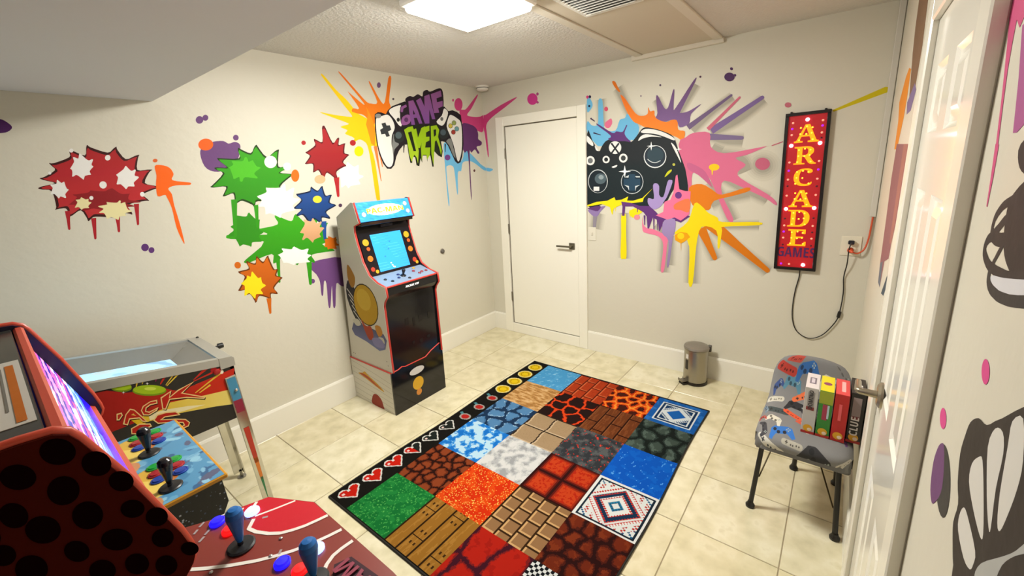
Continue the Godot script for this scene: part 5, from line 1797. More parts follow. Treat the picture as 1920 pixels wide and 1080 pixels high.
func make_murals() -> void:
	mural("splash_mural", "round dark red paint burst with off-white and cream blots, on the left wall", "L")
	part("paint_burst")
	poly("3a1014", [2665,1665,2625,1648,2610,1637,2630,1632,2683,1609,2673,1588,2665,1574,2683,1575,2751,1562,2745,1527,2745,1512,2760,1520,2791,1527,2802,1508,2808,1493,2818,1505,2880,1517,2897,1509,2909,1499,2911,1514,2924,1552,2956,1532,2971,1526,2967,1540,2971,1565,2992,1566,3007,1564,3000,1577,3000,1645,3027,1655,3039,1661,3026,1669,2983,1681,3015,1696,3025,1705,3010,1710,2971,1738,2978,1758,2983,1770,2968,1769,2914,1794,2909,1815,2906,1829,2895,1822,2860,1802,2849,1836,2842,1850,2833,1839,2778,1815,2754,1833,2740,1843,2739,1828,2717,1784,2679,1799,2660,1804,2668,1789,2682,1731,2641,1731,2622,1729,2637,1717], 1, "", 1)
	poly("a82128", [2676,1666,2638,1650,2624,1640,2643,1635,2692,1614,2683,1595,2675,1582,2693,1583,2756,1571,2750,1539,2750,1525,2764,1532,2794,1538,2804,1521,2809,1508,2819,1518,2877,1529,2893,1522,2905,1513,2907,1526,2919,1562,2949,1543,2963,1537,2960,1551,2963,1574,2983,1574,2997,1572,2990,1584,2991,1647,3017,1656,3029,1662,3016,1669,2976,1680,3006,1695,3015,1703,3001,1707,2964,1733,2971,1751,2975,1762,2962,1761,2911,1784,2906,1804,2903,1817,2892,1810,2860,1792,2850,1823,2842,1836,2834,1826,2783,1803,2760,1820,2746,1829,2746,1815,2725,1775,2689,1788,2671,1793,2679,1779,2692,1726,2653,1726,2636,1724,2649,1713], 1, "b92d30", 1)
	poly("8a181d", [2744,1587,2709,1577,2700,1571,2713,1569,2756,1571,2732,1557,2729,1551,2743,1551,2812,1550,2822,1540,2829,1536,2838,1540,2878,1556,2905,1550,2917,1549,2918,1555,2920,1577,2948,1580,2959,1583,2952,1587,2925,1612,2934,1622,2936,1627,2925,1627,2885,1631,2877,1637,2872,1642,2863,1639,2826,1634,2805,1644,2794,1646,2789,1641,2768,1618,2746,1616,2734,1615,2738,1610], 1, "", 1)
	poly("a82128", [2977,1554,2979,1513,2983,1472,2982,1468,2980,1467,2977,1468,2975,1472,2968,1513,2959,1554], 0, "", 1)
	poly("a82128", [2897,1511,2901,1464,2905,1416,2905,1412,2902,1410,2899,1411,2897,1415,2888,1463,2879,1511], 0, "", 1)
	poly("a82128", [2811,1513,2812,1475,2815,1437,2814,1433,2811,1431,2808,1433,2806,1437,2799,1475,2792,1513], 0, "", 1)
	poly("a82128", [2729,1563,2732,1513,2736,1463,2736,1458,2733,1457,2729,1458,2727,1463,2718,1513,2708,1564], 0, "", 1)
	part("white_splats")
	poly("e9e7e4", [2846,1760,2843,1754,2841,1750,2845,1746,2858,1730,2857,1719,2857,1713,2862,1713,2878,1709,2884,1696,2887,1692,2890,1696,2905,1714,2917,1708,2922,1708,2920,1714,2916,1734,2919,1741,2921,1744,2918,1748,2902,1774,2902,1788,2901,1794,2896,1794,2885,1788,2879,1806,2875,1811,2872,1807,2854,1780,2841,1784,2836,1783,2838,1777], 1, "", 1)
	poly("e9e7e4", [2698,1704,2686,1698,2684,1693,2688,1688,2708,1669,2708,1656,2710,1650,2715,1650,2733,1651,2740,1642,2745,1639,2747,1644,2759,1663,2770,1663,2774,1665,2772,1672,2763,1696,2766,1705,2767,1710,2763,1713,2735,1735,2728,1746,2723,1751,2720,1747,2707,1727,2694,1732,2689,1731,2690,1725], 1, "", 1)
	poly("e9e7e4", [2951,1658,2947,1652,2945,1649,2948,1645,2960,1630,2960,1618,2962,1613,2966,1614,2977,1621,2982,1615,2985,1612,2986,1616,2994,1633,3003,1632,3006,1634,3004,1638,2994,1660,2998,1670,2998,1675,2994,1676,2979,1678,2975,1691,2972,1695,2970,1692,2962,1681,2955,1685,2952,1685,2952,1681], 1, "", 1)
	dot("e9e7e4", 2782, 1791, -10, 0, 3, -13)
	dot("e9e7e4", 2824, 1664, -13, -1, 3, -17)
	dot("e9e7e4", 2901, 1824, -7, 0, 2, -9)
	dot("e9e7e4", 2686, 1609, -9, -1, 2, -12)
	dot("e9e7e4", 2877, 1606, -7, -1, 2, -9)
	dot("e9e7e4", 2990, 1726, -5, 0, 1, -7)
	part("cream_splats")
	poly("e6dca6", [2757,1541,2745,1533,2742,1529,2748,1526,2771,1522,2769,1513,2769,1509,2775,1509,2794,1508,2799,1496,2803,1492,2807,1496,2825,1509,2837,1503,2842,1503,2842,1507,2847,1530,2860,1533,2864,1536,2860,1539,2845,1551,2859,1561,2861,1565,2855,1567,2829,1570,2828,1578,2827,1583,2822,1581,2792,1576,2782,1584,2777,1586,2775,1581,2778,1571,2765,1575,2759,1575,2760,1570], 1, "", 1)
	poly("e6dca6", [2890,1590,2883,1587,2881,1585,2883,1582,2895,1570,2894,1563,2894,1560,2897,1560,2914,1560,2918,1556,2921,1555,2923,1557,2928,1568,2938,1566,2941,1568,2939,1571,2928,1590,2931,1598,2931,1602,2927,1602,2917,1603,2913,1609,2911,1612,2908,1610,2898,1601,2891,1602,2888,1602,2888,1599], 1, "", 1)
	part("orange_splash")
	poly("f0640f", [2609,1748,2581,1752,2549,1738,2537,1704,2548,1673,2474,1657,2470,1650,2479,1644,2538,1645,2574,1631,2564,1600,2565,1543,2559,1447,2557,1342,2563,1342,2577,1423,2578,1526,2588,1583,2595,1599,2626,1595,2622,1653,2611,1700], 1, "", 1)
	dot("d8622c", 2602, 1775, -10, 0, 2, -9)
	end_mural()
	mural("paint_drop", "pair of small purple paint drops between the red burst and the green burst", "L")
	part("dots")
	dot("6a4377", 2367, 1988, -18, 1, 4, -20)
	dot("6a4377", 2337, 2001, -14, 1, 3, -16)
	end_mural()
	mural("paint_drop", "pair of small purple paint drops under the orange run of the red burst", "L")
	part("dots")
	dot("5c3470", 2727, 1340, -15, -3, 4, -19)
	dot("5c3470", 2704, 1322, -12, -2, 3, -15)
	end_mural()
	mural("paint_drop", "dark purple paint splat at the left end of the left wall", "L")
	part("blot")
	poly("4d1d5c", [3128,1966,3095,1953,3078,1946,3061,1921,3078,1900,3104,1893,3138,1888], 1, "", 1)
	end_mural()
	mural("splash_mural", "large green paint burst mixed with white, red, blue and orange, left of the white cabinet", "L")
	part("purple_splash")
	poly("6a4377", [2397,1809,2377,1848,2328,1873,2272,1879,2247,1865,2212,1875,2188,1860,2196,1819,2230,1746,2283,1717,2348,1711,2388,1740], 1, "", 1)
	dot("e8611c", 2361, 1858, -36, 1, 6, -32)
	dot("6a4377", 2203, 1899, -15, 0, 3, -16)
	poly("6a4377", [1897,1086,1626,1071,1611,873,1685,871,1724,901,1755,744,1774,744,1760,896,1793,749,1808,759,1798,919,1813,936,1833,847,1846,851,1842,943,1859,1000], 1, "", 1)
	dot("6a4377", 1892, 959, -16, -4, 3, -16)
	part("green_splash")
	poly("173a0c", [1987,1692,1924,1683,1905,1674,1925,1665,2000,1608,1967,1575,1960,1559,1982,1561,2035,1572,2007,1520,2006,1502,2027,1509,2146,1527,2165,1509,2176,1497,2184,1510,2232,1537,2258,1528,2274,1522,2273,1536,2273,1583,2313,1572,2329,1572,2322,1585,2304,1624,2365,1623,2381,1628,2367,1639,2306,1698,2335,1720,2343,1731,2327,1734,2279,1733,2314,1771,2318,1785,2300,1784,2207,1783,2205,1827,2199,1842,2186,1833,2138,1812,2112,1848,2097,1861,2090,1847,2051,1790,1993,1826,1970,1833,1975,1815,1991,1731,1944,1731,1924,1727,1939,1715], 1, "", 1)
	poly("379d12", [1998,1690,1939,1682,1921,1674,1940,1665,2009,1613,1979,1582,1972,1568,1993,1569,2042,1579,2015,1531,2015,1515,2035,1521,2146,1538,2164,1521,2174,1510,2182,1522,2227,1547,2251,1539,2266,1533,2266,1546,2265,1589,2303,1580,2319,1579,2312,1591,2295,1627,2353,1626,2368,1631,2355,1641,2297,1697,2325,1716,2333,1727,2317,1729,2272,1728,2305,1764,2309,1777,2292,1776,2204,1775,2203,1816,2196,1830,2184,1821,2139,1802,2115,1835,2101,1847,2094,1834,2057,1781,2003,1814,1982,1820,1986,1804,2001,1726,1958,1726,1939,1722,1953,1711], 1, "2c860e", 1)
	poly("4cb41f", [2119,1736,2104,1730,2097,1725,2104,1720,2139,1693,2125,1671,2127,1664,2138,1664,2194,1673,2210,1652,2219,1648,2225,1654,2225,1676,2247,1667,2257,1667,2257,1674,2263,1718,2267,1727,2271,1732,2263,1735,2244,1747,2248,1761,2247,1768,2238,1768,2191,1766,2177,1785,2168,1789,2162,1783,2159,1762,2141,1769,2132,1770,2131,1763], 1, "", 1)
	poly("379d12", [1759,1249,1691,1226,1670,1212,1694,1206,1785,1200,1715,1155,1702,1138,1730,1139,1865,1141,1856,1097,1860,1081,1880,1093,1944,1121,1965,1099,1978,1089,1989,1103,2049,1162,2103,1135,2123,1132,2122,1147,2123,1193,2257,1165,2286,1171,2272,1189,2155,1278,2332,1322,2353,1339,2325,1347,2131,1318,2166,1348,2175,1361,2155,1361,2056,1373,2065,1418,2060,1433,2043,1423,1969,1383,1945,1415,1930,1425,1921,1412,1869,1356,1804,1385,1779,1388,1782,1372,1810,1336,1747,1342,1720,1339,1731,1324], 1, "2c860e", 1)
	poly("2c860e", [2167,1356,2153,1342,2148,1334,2157,1329,2179,1317,2169,1291,2169,1280,2179,1281,2220,1284,2228,1266,2234,1258,2240,1265,2271,1279,2286,1274,2295,1272,2296,1282,2312,1331,2335,1337,2342,1343,2336,1352,2306,1372,2317,1387,2320,1395,2312,1399,2284,1414,2293,1448,2290,1459,2280,1456,2230,1443,2216,1459,2207,1465,2203,1456,2178,1421,2165,1416,2155,1415,2158,1405], 1, "", 1)
	poly("2f8f10", [2291,1549,2301,1444,2313,1337,2312,1330,2306,1327,2300,1328,2297,1335,2278,1442,2258,1548], 0, "", 1)
	poly("2f8f10", [2175,1506,2178,1440,2183,1374,2182,1368,2177,1366,2172,1367,2169,1373,2159,1440,2148,1506], 0, "", 1)
	poly("2f8f10", [1914,1100,1916,1025,1919,948,1917,940,1910,937,1903,938,1900,945,1889,1020,1877,1095], 0, "", 1)
	poly("2f8f10", [2103,1163,2108,1086,2113,1008,2112,1002,2107,1000,2102,1001,2100,1006,2089,1083,2077,1159], 0, "", 1)
	part("white_splash")
	poly("eceae4", [1931,1534,1901,1524,1891,1516,1902,1509,1943,1482,1932,1461,1930,1450,1942,1449,2014,1438,2026,1419,2034,1412,2042,1419,2086,1446,2106,1444,2117,1444,2116,1454,2115,1488,2141,1493,2151,1499,2143,1507,2125,1531,2141,1547,2146,1557,2134,1561,2090,1577,2088,1596,2085,1606,2074,1603,2005,1600,1982,1616,1970,1621,1967,1611,1968,1577,1928,1593,1914,1592,1917,1581], 1, "", 1)
	poly("eceae4", [1899,1153,1880,1143,1872,1137,1880,1133,1903,1118,1892,1101,1891,1094,1904,1095,1978,1102,1992,1097,2001,1095,2008,1101,2036,1117,2052,1121,2063,1123,2062,1129,2075,1165,2081,1175,2087,1181,2078,1183,2051,1194,2057,1210,2055,1217,2043,1214,1998,1202,1985,1213,1976,1216,1969,1210,1932,1185,1899,1187,1886,1185,1887,1177], 1, "", 1)
	poly("eceae4", [1428,1663,1400,1652,1393,1643,1403,1637,1437,1621,1428,1599,1428,1589,1440,1588,1505,1581,1520,1571,1528,1566,1534,1573,1546,1590,1572,1577,1583,1576,1584,1586,1580,1648,1597,1659,1602,1666,1594,1671,1574,1689,1584,1711,1583,1721,1572,1722,1526,1721,1515,1743,1507,1750,1499,1744,1460,1716,1433,1726,1421,1726,1422,1716], 1, "", 1)
	dot("eceae4", 2033, 1759, -37, -1, 6, -37)
	dot("eceae4", 1937, 1729, -25, -1, 4, -25)
	part("red_splash")
	poly("5a1216", [1522,1814,1499,1805,1486,1798,1499,1790,1541,1751,1526,1731,1521,1720,1536,1718,1601,1686,1602,1646,1609,1633,1622,1641,1673,1681,1697,1649,1709,1641,1714,1653,1732,1698,1760,1689,1773,1687,1770,1699,1766,1741,1807,1741,1819,1745,1809,1755,1778,1793,1797,1809,1804,1818,1791,1823,1731,1862,1733,1890,1731,1903,1717,1899,1675,1886,1664,1975,1650,1991,1638,1978,1601,1881,1565,1910,1549,1916,1549,1903,1558,1867,1521,1877,1505,1878,1511,1865], 1, "", 1)
	poly("a8262a", [1534,1811,1513,1802,1501,1797,1513,1789,1551,1754,1538,1736,1533,1726,1547,1725,1606,1695,1607,1659,1613,1647,1625,1654,1672,1691,1693,1662,1704,1654,1709,1665,1725,1706,1751,1698,1763,1696,1760,1706,1757,1745,1794,1745,1806,1749,1797,1758,1768,1792,1785,1807,1792,1815,1780,1819,1725,1855,1727,1880,1724,1892,1712,1888,1673,1877,1664,1958,1651,1972,1639,1961,1606,1871,1573,1898,1558,1904,1558,1892,1567,1859,1533,1868,1518,1869,1524,1857], 1, "8c1c20", 1)
	dot("a8262a", 1445, 1883, -24, 0, 3, -20)
	dot("a8262a", 1806, 1877, -15, 0, 2, -14)
	poly("a8262a", [1630,1645,1626,1582,1625,1519,1622,1512,1615,1510,1608,1513,1605,1519,1598,1583,1588,1647], 0, "", 1)
	part("blue_splash")
	poly("14203c", [1685,1479,1652,1463,1642,1453,1655,1446,1721,1416,1701,1380,1701,1367,1715,1369,1757,1381,1761,1348,1768,1337,1778,1345,1815,1378,1838,1347,1849,1340,1854,1352,1886,1412,1917,1410,1929,1414,1923,1425,1890,1451,1929,1458,1938,1465,1928,1474,1881,1512,1905,1542,1907,1554,1894,1555,1818,1566,1807,1585,1800,1595,1792,1587,1760,1565,1734,1588,1721,1593,1719,1581,1708,1529,1676,1531,1662,1528,1669,1517], 1, "", 1)
	poly("1f4b8e", [1696,1478,1667,1464,1658,1455,1670,1449,1729,1422,1711,1390,1711,1378,1724,1380,1761,1391,1765,1361,1771,1350,1780,1358,1813,1387,1834,1359,1844,1353,1848,1364,1877,1418,1905,1416,1916,1419,1911,1430,1881,1453,1916,1459,1925,1466,1916,1474,1873,1508,1895,1535,1897,1546,1885,1547,1816,1557,1806,1574,1799,1583,1792,1576,1764,1556,1740,1576,1729,1581,1727,1570,1717,1523,1688,1525,1676,1523,1682,1512], 1, "17356e", 1)
	poly("1f4b8e", [1770,1355,1768,1292,1769,1228,1766,1221,1760,1218,1753,1220,1750,1227,1741,1290,1730,1353], 0, "", 1)
	dot("eddc3a", 1771, 1507, -31, -3, 4, -24)
	part("peach_splash")
	poly("d9ab82", [1785,1320,1761,1314,1754,1307,1761,1300,1792,1274,1788,1259,1787,1250,1795,1250,1834,1240,1844,1227,1850,1221,1855,1228,1882,1260,1907,1250,1916,1251,1914,1261,1899,1289,1919,1297,1924,1303,1918,1309,1884,1351,1887,1375,1884,1384,1876,1381,1841,1365,1829,1380,1822,1385,1817,1378,1800,1347,1775,1355,1765,1353,1768,1344], 1, "c39066", 1)
	dot("d9ab82", 1731, 1639, -39, -2, 5, -29)
	part("orange_splash")
	poly("6a3408", [2117,1050,2092,1036,2083,1027,2094,1020,2144,976,2132,944,2131,931,2143,934,2169,942,2174,920,2178,908,2187,916,2237,947,2259,916,2269,910,2271,923,2287,970,2304,971,2315,973,2311,984,2304,1003,2337,1005,2348,1011,2340,1021,2299,1083,2323,1111,2328,1123,2316,1125,2269,1130,2275,1164,2273,1177,2263,1172,2228,1153,2218,1186,2211,1197,2204,1186,2181,1154,2157,1181,2145,1187,2143,1172,2126,1099,2111,1092,2100,1088,2107,1078], 1, "", 1)
	poly("c9640f", [2127,1050,2104,1037,2096,1028,2106,1022,2151,982,2140,953,2140,941,2150,944,2174,951,2178,931,2182,920,2190,927,2235,956,2255,927,2264,921,2266,933,2280,977,2296,977,2306,978,2302,989,2296,1006,2326,1008,2335,1013,2328,1023,2291,1079,2313,1105,2317,1116,2307,1118,2264,1122,2269,1154,2267,1166,2258,1161,2227,1144,2218,1174,2211,1184,2205,1174,2184,1144,2162,1169,2151,1175,2150,1162,2134,1095,2121,1088,2112,1084,2117,1075], 1, "b4520c", 1)
	poly("efd81c", [2208,1023,2195,1010,2191,1003,2197,998,2224,985,2217,962,2218,953,2225,955,2254,962,2262,943,2267,937,2272,944,2292,979,2313,969,2320,971,2319,980,2309,1028,2322,1042,2325,1049,2318,1053,2292,1071,2287,1082,2285,1089,2279,1086,2267,1078,2258,1101,2253,1107,2248,1100,2228,1061,2215,1061,2208,1059,2210,1051], 1, "", 1)
	poly("c9640f", [2202,920,2201,872,2201,823,2200,817,2195,815,2191,815,2188,821,2181,868,2172,915], 0, "", 1)
	dot("c9640f", 2324, 1162, -17, -4, 3, -20)
	poly("d06a14", [1678,1191,1665,1179,1662,1173,1668,1170,1688,1171,1683,1156,1685,1149,1691,1150,1733,1159,1744,1156,1749,1155,1751,1160,1753,1174,1766,1176,1771,1179,1769,1184,1760,1213,1763,1224,1763,1230,1757,1231,1739,1231,1735,1243,1731,1248,1726,1245,1697,1229,1683,1233,1676,1232,1676,1226], 1, "", 1)
	dot("d06a14", 1895, 1670, -26, -1, 6, -39)
	end_mural()
	mural("paint_drop", "tiny dark purple paint dot above the left shoulder of the white cabinet", "L")
	part("dot")
	dot("4a3048", 1609, 1451, -14, -1, 2, -13)
	end_mural()
	mural("gamepad_mural", "white gamepad mural lettered GAME OVER between orange and purple paint splashes", "L")
	part("yellow_splash")
	poly("f4cf12", [1615,2311,1598,2315,1523,2233,1458,2181,1406,2125,1380,2092,1310,2061,1239,2020,1227,1862,1295,1862,1277,1750,1271,1470,1305,1473,1314,1731,1326,1861,1356,1897,1397,1906,1471,1864,1427,1914,1496,1943,1475,1969,1527,1989,1462,2009,1477,2021,1566,2046,1665,2077,1563,2067,1436,2061,1429,2076,1475,2133,1540,2215], 1, "f2b215", 1)
	dot("f3d70c", 1404, 1824, -38, 0, 5, -36)
	part("orange_splash")
	poly("e6711a", [1482,2345,1468,2345,1376,2257,1293,2178,1251,2166,1196,2181,1248,2306,1235,2310,1165,2191,1127,2189,1072,2363,1044,2365,1086,2206,1078,2160,1092,2093,1218,2085,1243,2020,1281,2036,1324,2078,1380,2088,1420,2098,1407,2121,1359,2125,1429,2224,1417,2220,1318,2154,1321,2172,1397,2255], 1, "ea7d17", 1)
	poly("ec8f17", [1298,2142,1260,2064,1243,1992,1261,1862,1292,1880,1301,1935,1317,2016,1291,2081], 0, "", 1)
	poly("e87a3c", [1274,1860,1259,1734,1246,1604,1245,1602,1242,1602,1240,1603,1239,1605,1243,1736,1244,1864], 0, "", 1)
	poly("e87a3c", [1242,1851,1230,1781,1220,1710,1218,1708,1216,1707,1213,1708,1212,1711,1215,1783,1215,1855], 0, "", 1)
	dot("705078", 1165, 2303, -17, 2, 3, -20)
	dot("4c3e48", 1046, 2216, -10, 1, 1, -8)
	part("pink_splash")
	dot("c7407c", 328, 2235, -53, 4, 6, -55)
	dot("c7407c", 393, 2265, -11, 1, 1, -12)
	poly("c7407c", [320,2188,260,2195,217,2215,75,2337,64,2328,159,2214,224,2150,119,2141,38,2149,-3,2156,11,2017,84,2014,114,2034,177,2041,269,2037,312,2124], 1, "", 1)
	part("blue_splash")
	poly("69b3dc", [551,1892,478,1863,421,1734,330,1753,291,1835,202,1799,81,1707,9,1671,11,1643,61,1658,147,1708,224,1736,325,1727,356,1651,402,1637,419,1458,434,1459,445,1654,468,1700,525,1701,544,1657,540,1374,555,1376,556,1677], 1, "", 1)
	dot("6c3c82", 517, 1773, -35, 0, 3, -25)
	part("purple_splash")
	poly("5e2f66", [308,2066,174,2067,106,2034,87,1983,91,1941,44,1916,56,1884,123,1867,87,1814,113,1806,149,1844,200,1814,226,1809,238,1418,250,1419,248,1804,293,1814,327,1895], 1, "", 1)
	dot("5a3a3a", 176, 1648, -14, 0, 1, -12)
	part("gamepad")
	poly("1d1c1e", [1235,2070,1231,2092,1202,2109,1170,2109,1131,2099,1107,2130,1065,2162,939,2208,922,2203,505,2202,461,2169,410,2180,355,2169,307,2145,304,2111,293,2018,299,1892,328,1781,357,1729,394,1716,426,1738,454,1789,500,1874,529,1904,560,1911,992,1875,1041,1833,1074,1786,1104,1718,1138,1691,1175,1694,1207,1733,1233,1806,1244,1891,1245,1981], 1, "", 1)
	poly("e8e6e0", [1226,2052,1207,2068,1140,2093,1104,2092,1071,2054,1062,2001,1094,1947,1108,1880,1102,1826,1107,1759,1126,1718,1153,1705,1180,1719,1209,1773,1230,1852,1235,1955], 1, "dedcd8", 1)
	poly("7c7e7c", [1076,1961,1075,1901,1035,1881,1084,1840,1103,1793,1102,1880], 1, "", 1)
	poly("e8e6e0", [1100,2120,1058,2153,978,2175,998,2124,983,2072,995,2018,1024,2030,1053,2068], 1, "", 1)
	poly("e8e6e0", [614,2071,546,2126,518,2180,496,2185,468,2154,509,2077,556,2041], 1, "", 1)
	poly("e8e6e0", [497,2040,460,2124,426,2138,361,2115,319,2087,309,2018,317,1908,337,1813,374,1741,396,1746,413,1805,428,1875,458,1951], 1, "d8d6d2", 1)
	poly("7c7e7c", [517,1912,460,1936,435,1859,417,1766,452,1805,483,1874], 1, "", 1)
	poly("33373a", [1181,2028,1144,2038,1136,2016,1105,2019,1096,1987,1128,1972,1116,1940,1148,1931,1159,1955,1193,1949,1200,1982,1171,1997], 0, "", 1)
	dot("24282a", 1028, 1935, -52, 1, 6, -45)
	dot("4d5a5e", 1032, 1947, -31, 1, 3, -26)
	dot("24282a", 540, 1975, -58, 2, 5, -45)
	dot("46535a", 546, 1986, -34, 1, 3, -25)
	dot("2c2c2e", 1019, 2065, -16, 1, 2, -15)
	dot("6a6a6a", 549, 2098, -18, 1, 2, -16)
	dot("8a8a88", 1202, 2082, -27, 2, 2, -17)
	dot("3a3a3a", 403, 2073, -28, 1, 2, -21)
	dot("8f9f58", 403, 2073, -24, 1, 2, -18)
	dot("3a3a3a", 450, 2045, -28, 1, 2, -21)
	dot("cdb84a", 450, 2045, -23, 1, 2, -18)
	dot("3a3a3a", 374, 2023, -29, 1, 2, -22)
	dot("6d9da2", 374, 2023, -24, 1, 2, -19)
	dot("3a3a3a", 420, 1993, -28, 1, 2, -21)
	dot("9c3530", 420, 1993, -24, 1, 2, -18)
	part("lettering")
	poly("231a26", [994,2125,979,2172,933,2189,927,2229,880,2254,844,2251,794,2276,749,2263,734,2302,689,2320,656,2310,551,2348,512,2325,514,2216,543,2148,612,2093,638,2048,826,2025,972,2022,998,2058], 1, "", 1)
	poly("8c548e", [989,2124,978,2165,926,2186,921,2169,957,2152,966,2125], 0, "", 1)
	poly("8c548e", [992,2031,980,2082,925,2110,891,2096,906,2048,954,2028], 1, "", 1)
	dot("55305c", 940, 2069, -20, 1, 2, -18)
	poly("8c548e", [901,2212,849,2226,813,2158,774,2049,810,2046,829,2091,860,2087,853,2024,890,2022,902,2117], 0, "74478c", 1)
	poly("231a26", [861,2154,842,2118,863,2114], 0, "", 1)
	poly("8c548e", [820,2224,769,2251,734,2185,727,2267,670,2288,626,2092,663,2089,685,2167,697,2053,747,2049,783,2146], 0, "74478c", 1)
	poly("8c548e", [654,2290,534,2332,529,2284,592,2262,589,2232,523,2248,526,2204,582,2183,574,2148,634,2141], 0, "", 1)
	poly("1c2010", [984,2005,909,2032,586,2051,593,1992,570,1828,587,1775,627,1790,672,1828,693,1697,708,1698,719,1791,747,1791,758,1740,764,1791,806,1791,817,1733,830,1770,851,1705,880,1713,886,1777,913,1785,923,1732,943,1735,953,1827,957,1937], 0, "", 1)
	poly("8fb414", [972,1991,929,2014,882,2023,851,1940,842,1827,862,1727,872,1777,893,1799,928,1742,943,1799,952,1910], 0, "a6c42a", 1)
	poly("1c2010", [936,1972,899,1982,870,1827,897,1827], 0, "", 1)
	poly("8fb414", [883,1995,847,2007,836,1934,790,2013,749,2029,806,1885,825,1852,848,1852], 0, "", 1)
	poly("8fb414", [765,2021,700,2035,704,1995,744,1979,748,1943,710,1946,714,1915,754,1900,769,1856,711,1858,724,1797,760,1754,763,1797,800,1797,820,1748,815,1849], 0, "", 1)
	poly("8fb414", [685,2032,618,2043,591,2006,611,1947,580,1835,593,1790,609,1858,633,1917,652,1909,693,1712,705,1805], 0, "", 1)
	poly("1c2010", [658,2004,627,2009,633,1961,660,1945], 0, "", 1)
	poly("1d1c1e", [995,1875,998,1846,1001,1816,1001,1814,998,1814,996,1814,994,1816,988,1846,980,1875], 0, "", 1)
	poly("1d1c1e", [540,1889,542,1854,544,1820,543,1819,541,1818,539,1819,537,1820,532,1855,525,1889], 0, "", 1)
	end_mural()
	mural("paint_drop", "pink paint arm reaching across the wall above the left side of the door casing", "B")
	part("paint_arm")
	poly("c7407c", [5,2155,41,2165,228,2228,422,2273,280,2204,110,2131,36,2072,37,1982,44,1790,29,1791,6,2006,-7,2018], 1, "", 1)
	poly("69b3dc", [-3,1671,87,1653,49,1632,-5,1643], 1, "", 1)
	end_mural()
	mural("paint_drop", "round hot pink paint drop with two beads above the door", "B")
	part("blot")
	dot("c8388a", 584, 2231, 55, -7, -2, -48)
	dot("a84a80", 639, 2265, 13, -2, -1, -13)
	dot("a84a80", 637, 2197, 13, -2, 0, -10)
	end_mural()
	mural("gamepad_mural", "huge black gamepad mural bursting with pink, purple, orange and yellow paint, right of the door", "B")
	part("spray_shadow")
	stroke("cdc8b8", [1676,2082,1694,2048,1720,1998,1745,1949,1763,1915], 79, false)
	stroke("cdc8b8", [1946,2140,1925,2106,1894,2056,1862,2004,1840,1969], 73, false)
	stroke("cdc8b8", [2177,2028,2158,2016,2129,2000,2096,1980,2064,1957,2031,1928,1995,1893,1962,1860,1938,1836], 79, false)
	stroke("cdc8b8", [2357,1989,2334,1970,2299,1940,2260,1909,2220,1881,2178,1859,2131,1839,2088,1822,2058,1810], 90, false)
	stroke("cdc8b8", [2256,1746,2236,1748,2207,1751,2174,1755,2146,1761,2120,1769,2095,1779,2074,1788,2058,1795], 106, false)
	dot("cdc8b8", 2382, 1579, 103, -5, 8, -101)
	stroke("cdc8b8", [2066,1659,2100,1652,2150,1643,2200,1632,2237,1619,2258,1601,2270,1578,2277,1557,2283,1543], 169, false)
	stroke("cdc8b8", [2427,1362,2400,1376,2360,1396,2315,1418,2276,1438,2242,1458,2209,1478,2181,1497,2161,1509], 104, false)
	stroke("cdc8b8", [2228,1214,2215,1241,2197,1280,2175,1323,2155,1362,2134,1398,2110,1435,2090,1466,2075,1488], 113, false)
	stroke("cdc8b8", [2316,1405,2295,1400,2264,1393,2229,1384,2197,1375,2166,1364,2133,1351,2104,1339,2083,1330], 118, false)
	stroke("cdc8b8", [2466,878,2432,903,2383,939,2327,979,2276,1017,2229,1055,2181,1094,2138,1129,2108,1153], 109, false)
	stroke("cdc8b8", [2135,932,2118,966,2093,1016,2067,1067,2050,1101], 108, false)
	stroke("cdc8b8", [1982,734,1980,787,1978,862,1976,943,1976,1012,1979,1070,1983,1123,1988,1167,1991,1198], 128, false)
	stroke("cdc8b8", [2388,1189,2347,1187,2286,1185,2224,1182,2180,1181], 81, false)
	stroke("cdc8b8", [1445,879,1444,957,1443,1069,1441,1179,1440,1253], 117, false)
	stroke("cdc8b8", [1766,799,1768,856,1771,939,1772,1023,1767,1086,1754,1123,1735,1146,1716,1160,1702,1171], 115, false)
	stroke("cdc8b8", [1810,858,1810,905,1811,974,1811,1042,1812,1088], 100, false)
	stroke("cdc8b8", [1183,1113,1187,1141,1194,1181,1200,1221,1205,1248], 153, false)
	stroke("cdc8b8", [1378,2204,1399,2162,1428,2102,1460,2040,1489,1994,1515,1967,1541,1951,1563,1942,1578,1935], 99, false)
	stroke("cdc8b8", [1237,2141,1239,2100,1241,2039,1244,1978,1246,1936], 103, false)
	stroke("cdc8b8", [2063,1704,2076,1697,2093,1687,2111,1677,2123,1670], 168, false)
	stroke("c7c2b2", [1676,2082,1694,2048,1720,1998,1745,1949,1763,1915], 67, false)
	stroke("c7c2b2", [1946,2140,1925,2106,1894,2056,1862,2004,1840,1969], 61, false)
	stroke("c7c2b2", [2177,2028,2158,2016,2129,2000,2096,1980,2064,1957,2031,1928,1995,1893,1962,1860,1938,1836], 67, false)
	stroke("c7c2b2", [2357,1989,2334,1970,2299,1940,2260,1909,2220,1881,2178,1859,2131,1839,2088,1822,2058,1810], 76, false)
	stroke("c7c2b2", [2256,1746,2236,1748,2207,1751,2174,1755,2146,1761,2120,1769,2095,1779,2074,1788,2058,1795], 89, false)
	dot("c7c2b2", 2382, 1579, 86, -4, 6, -85)
	stroke("c7c2b2", [2066,1659,2100,1652,2150,1643,2200,1632,2237,1619,2258,1601,2270,1578,2277,1557,2283,1543], 143, false)
	stroke("c7c2b2", [2427,1362,2400,1376,2360,1396,2315,1418,2276,1438,2242,1458,2209,1478,2181,1497,2161,1509], 88, false)
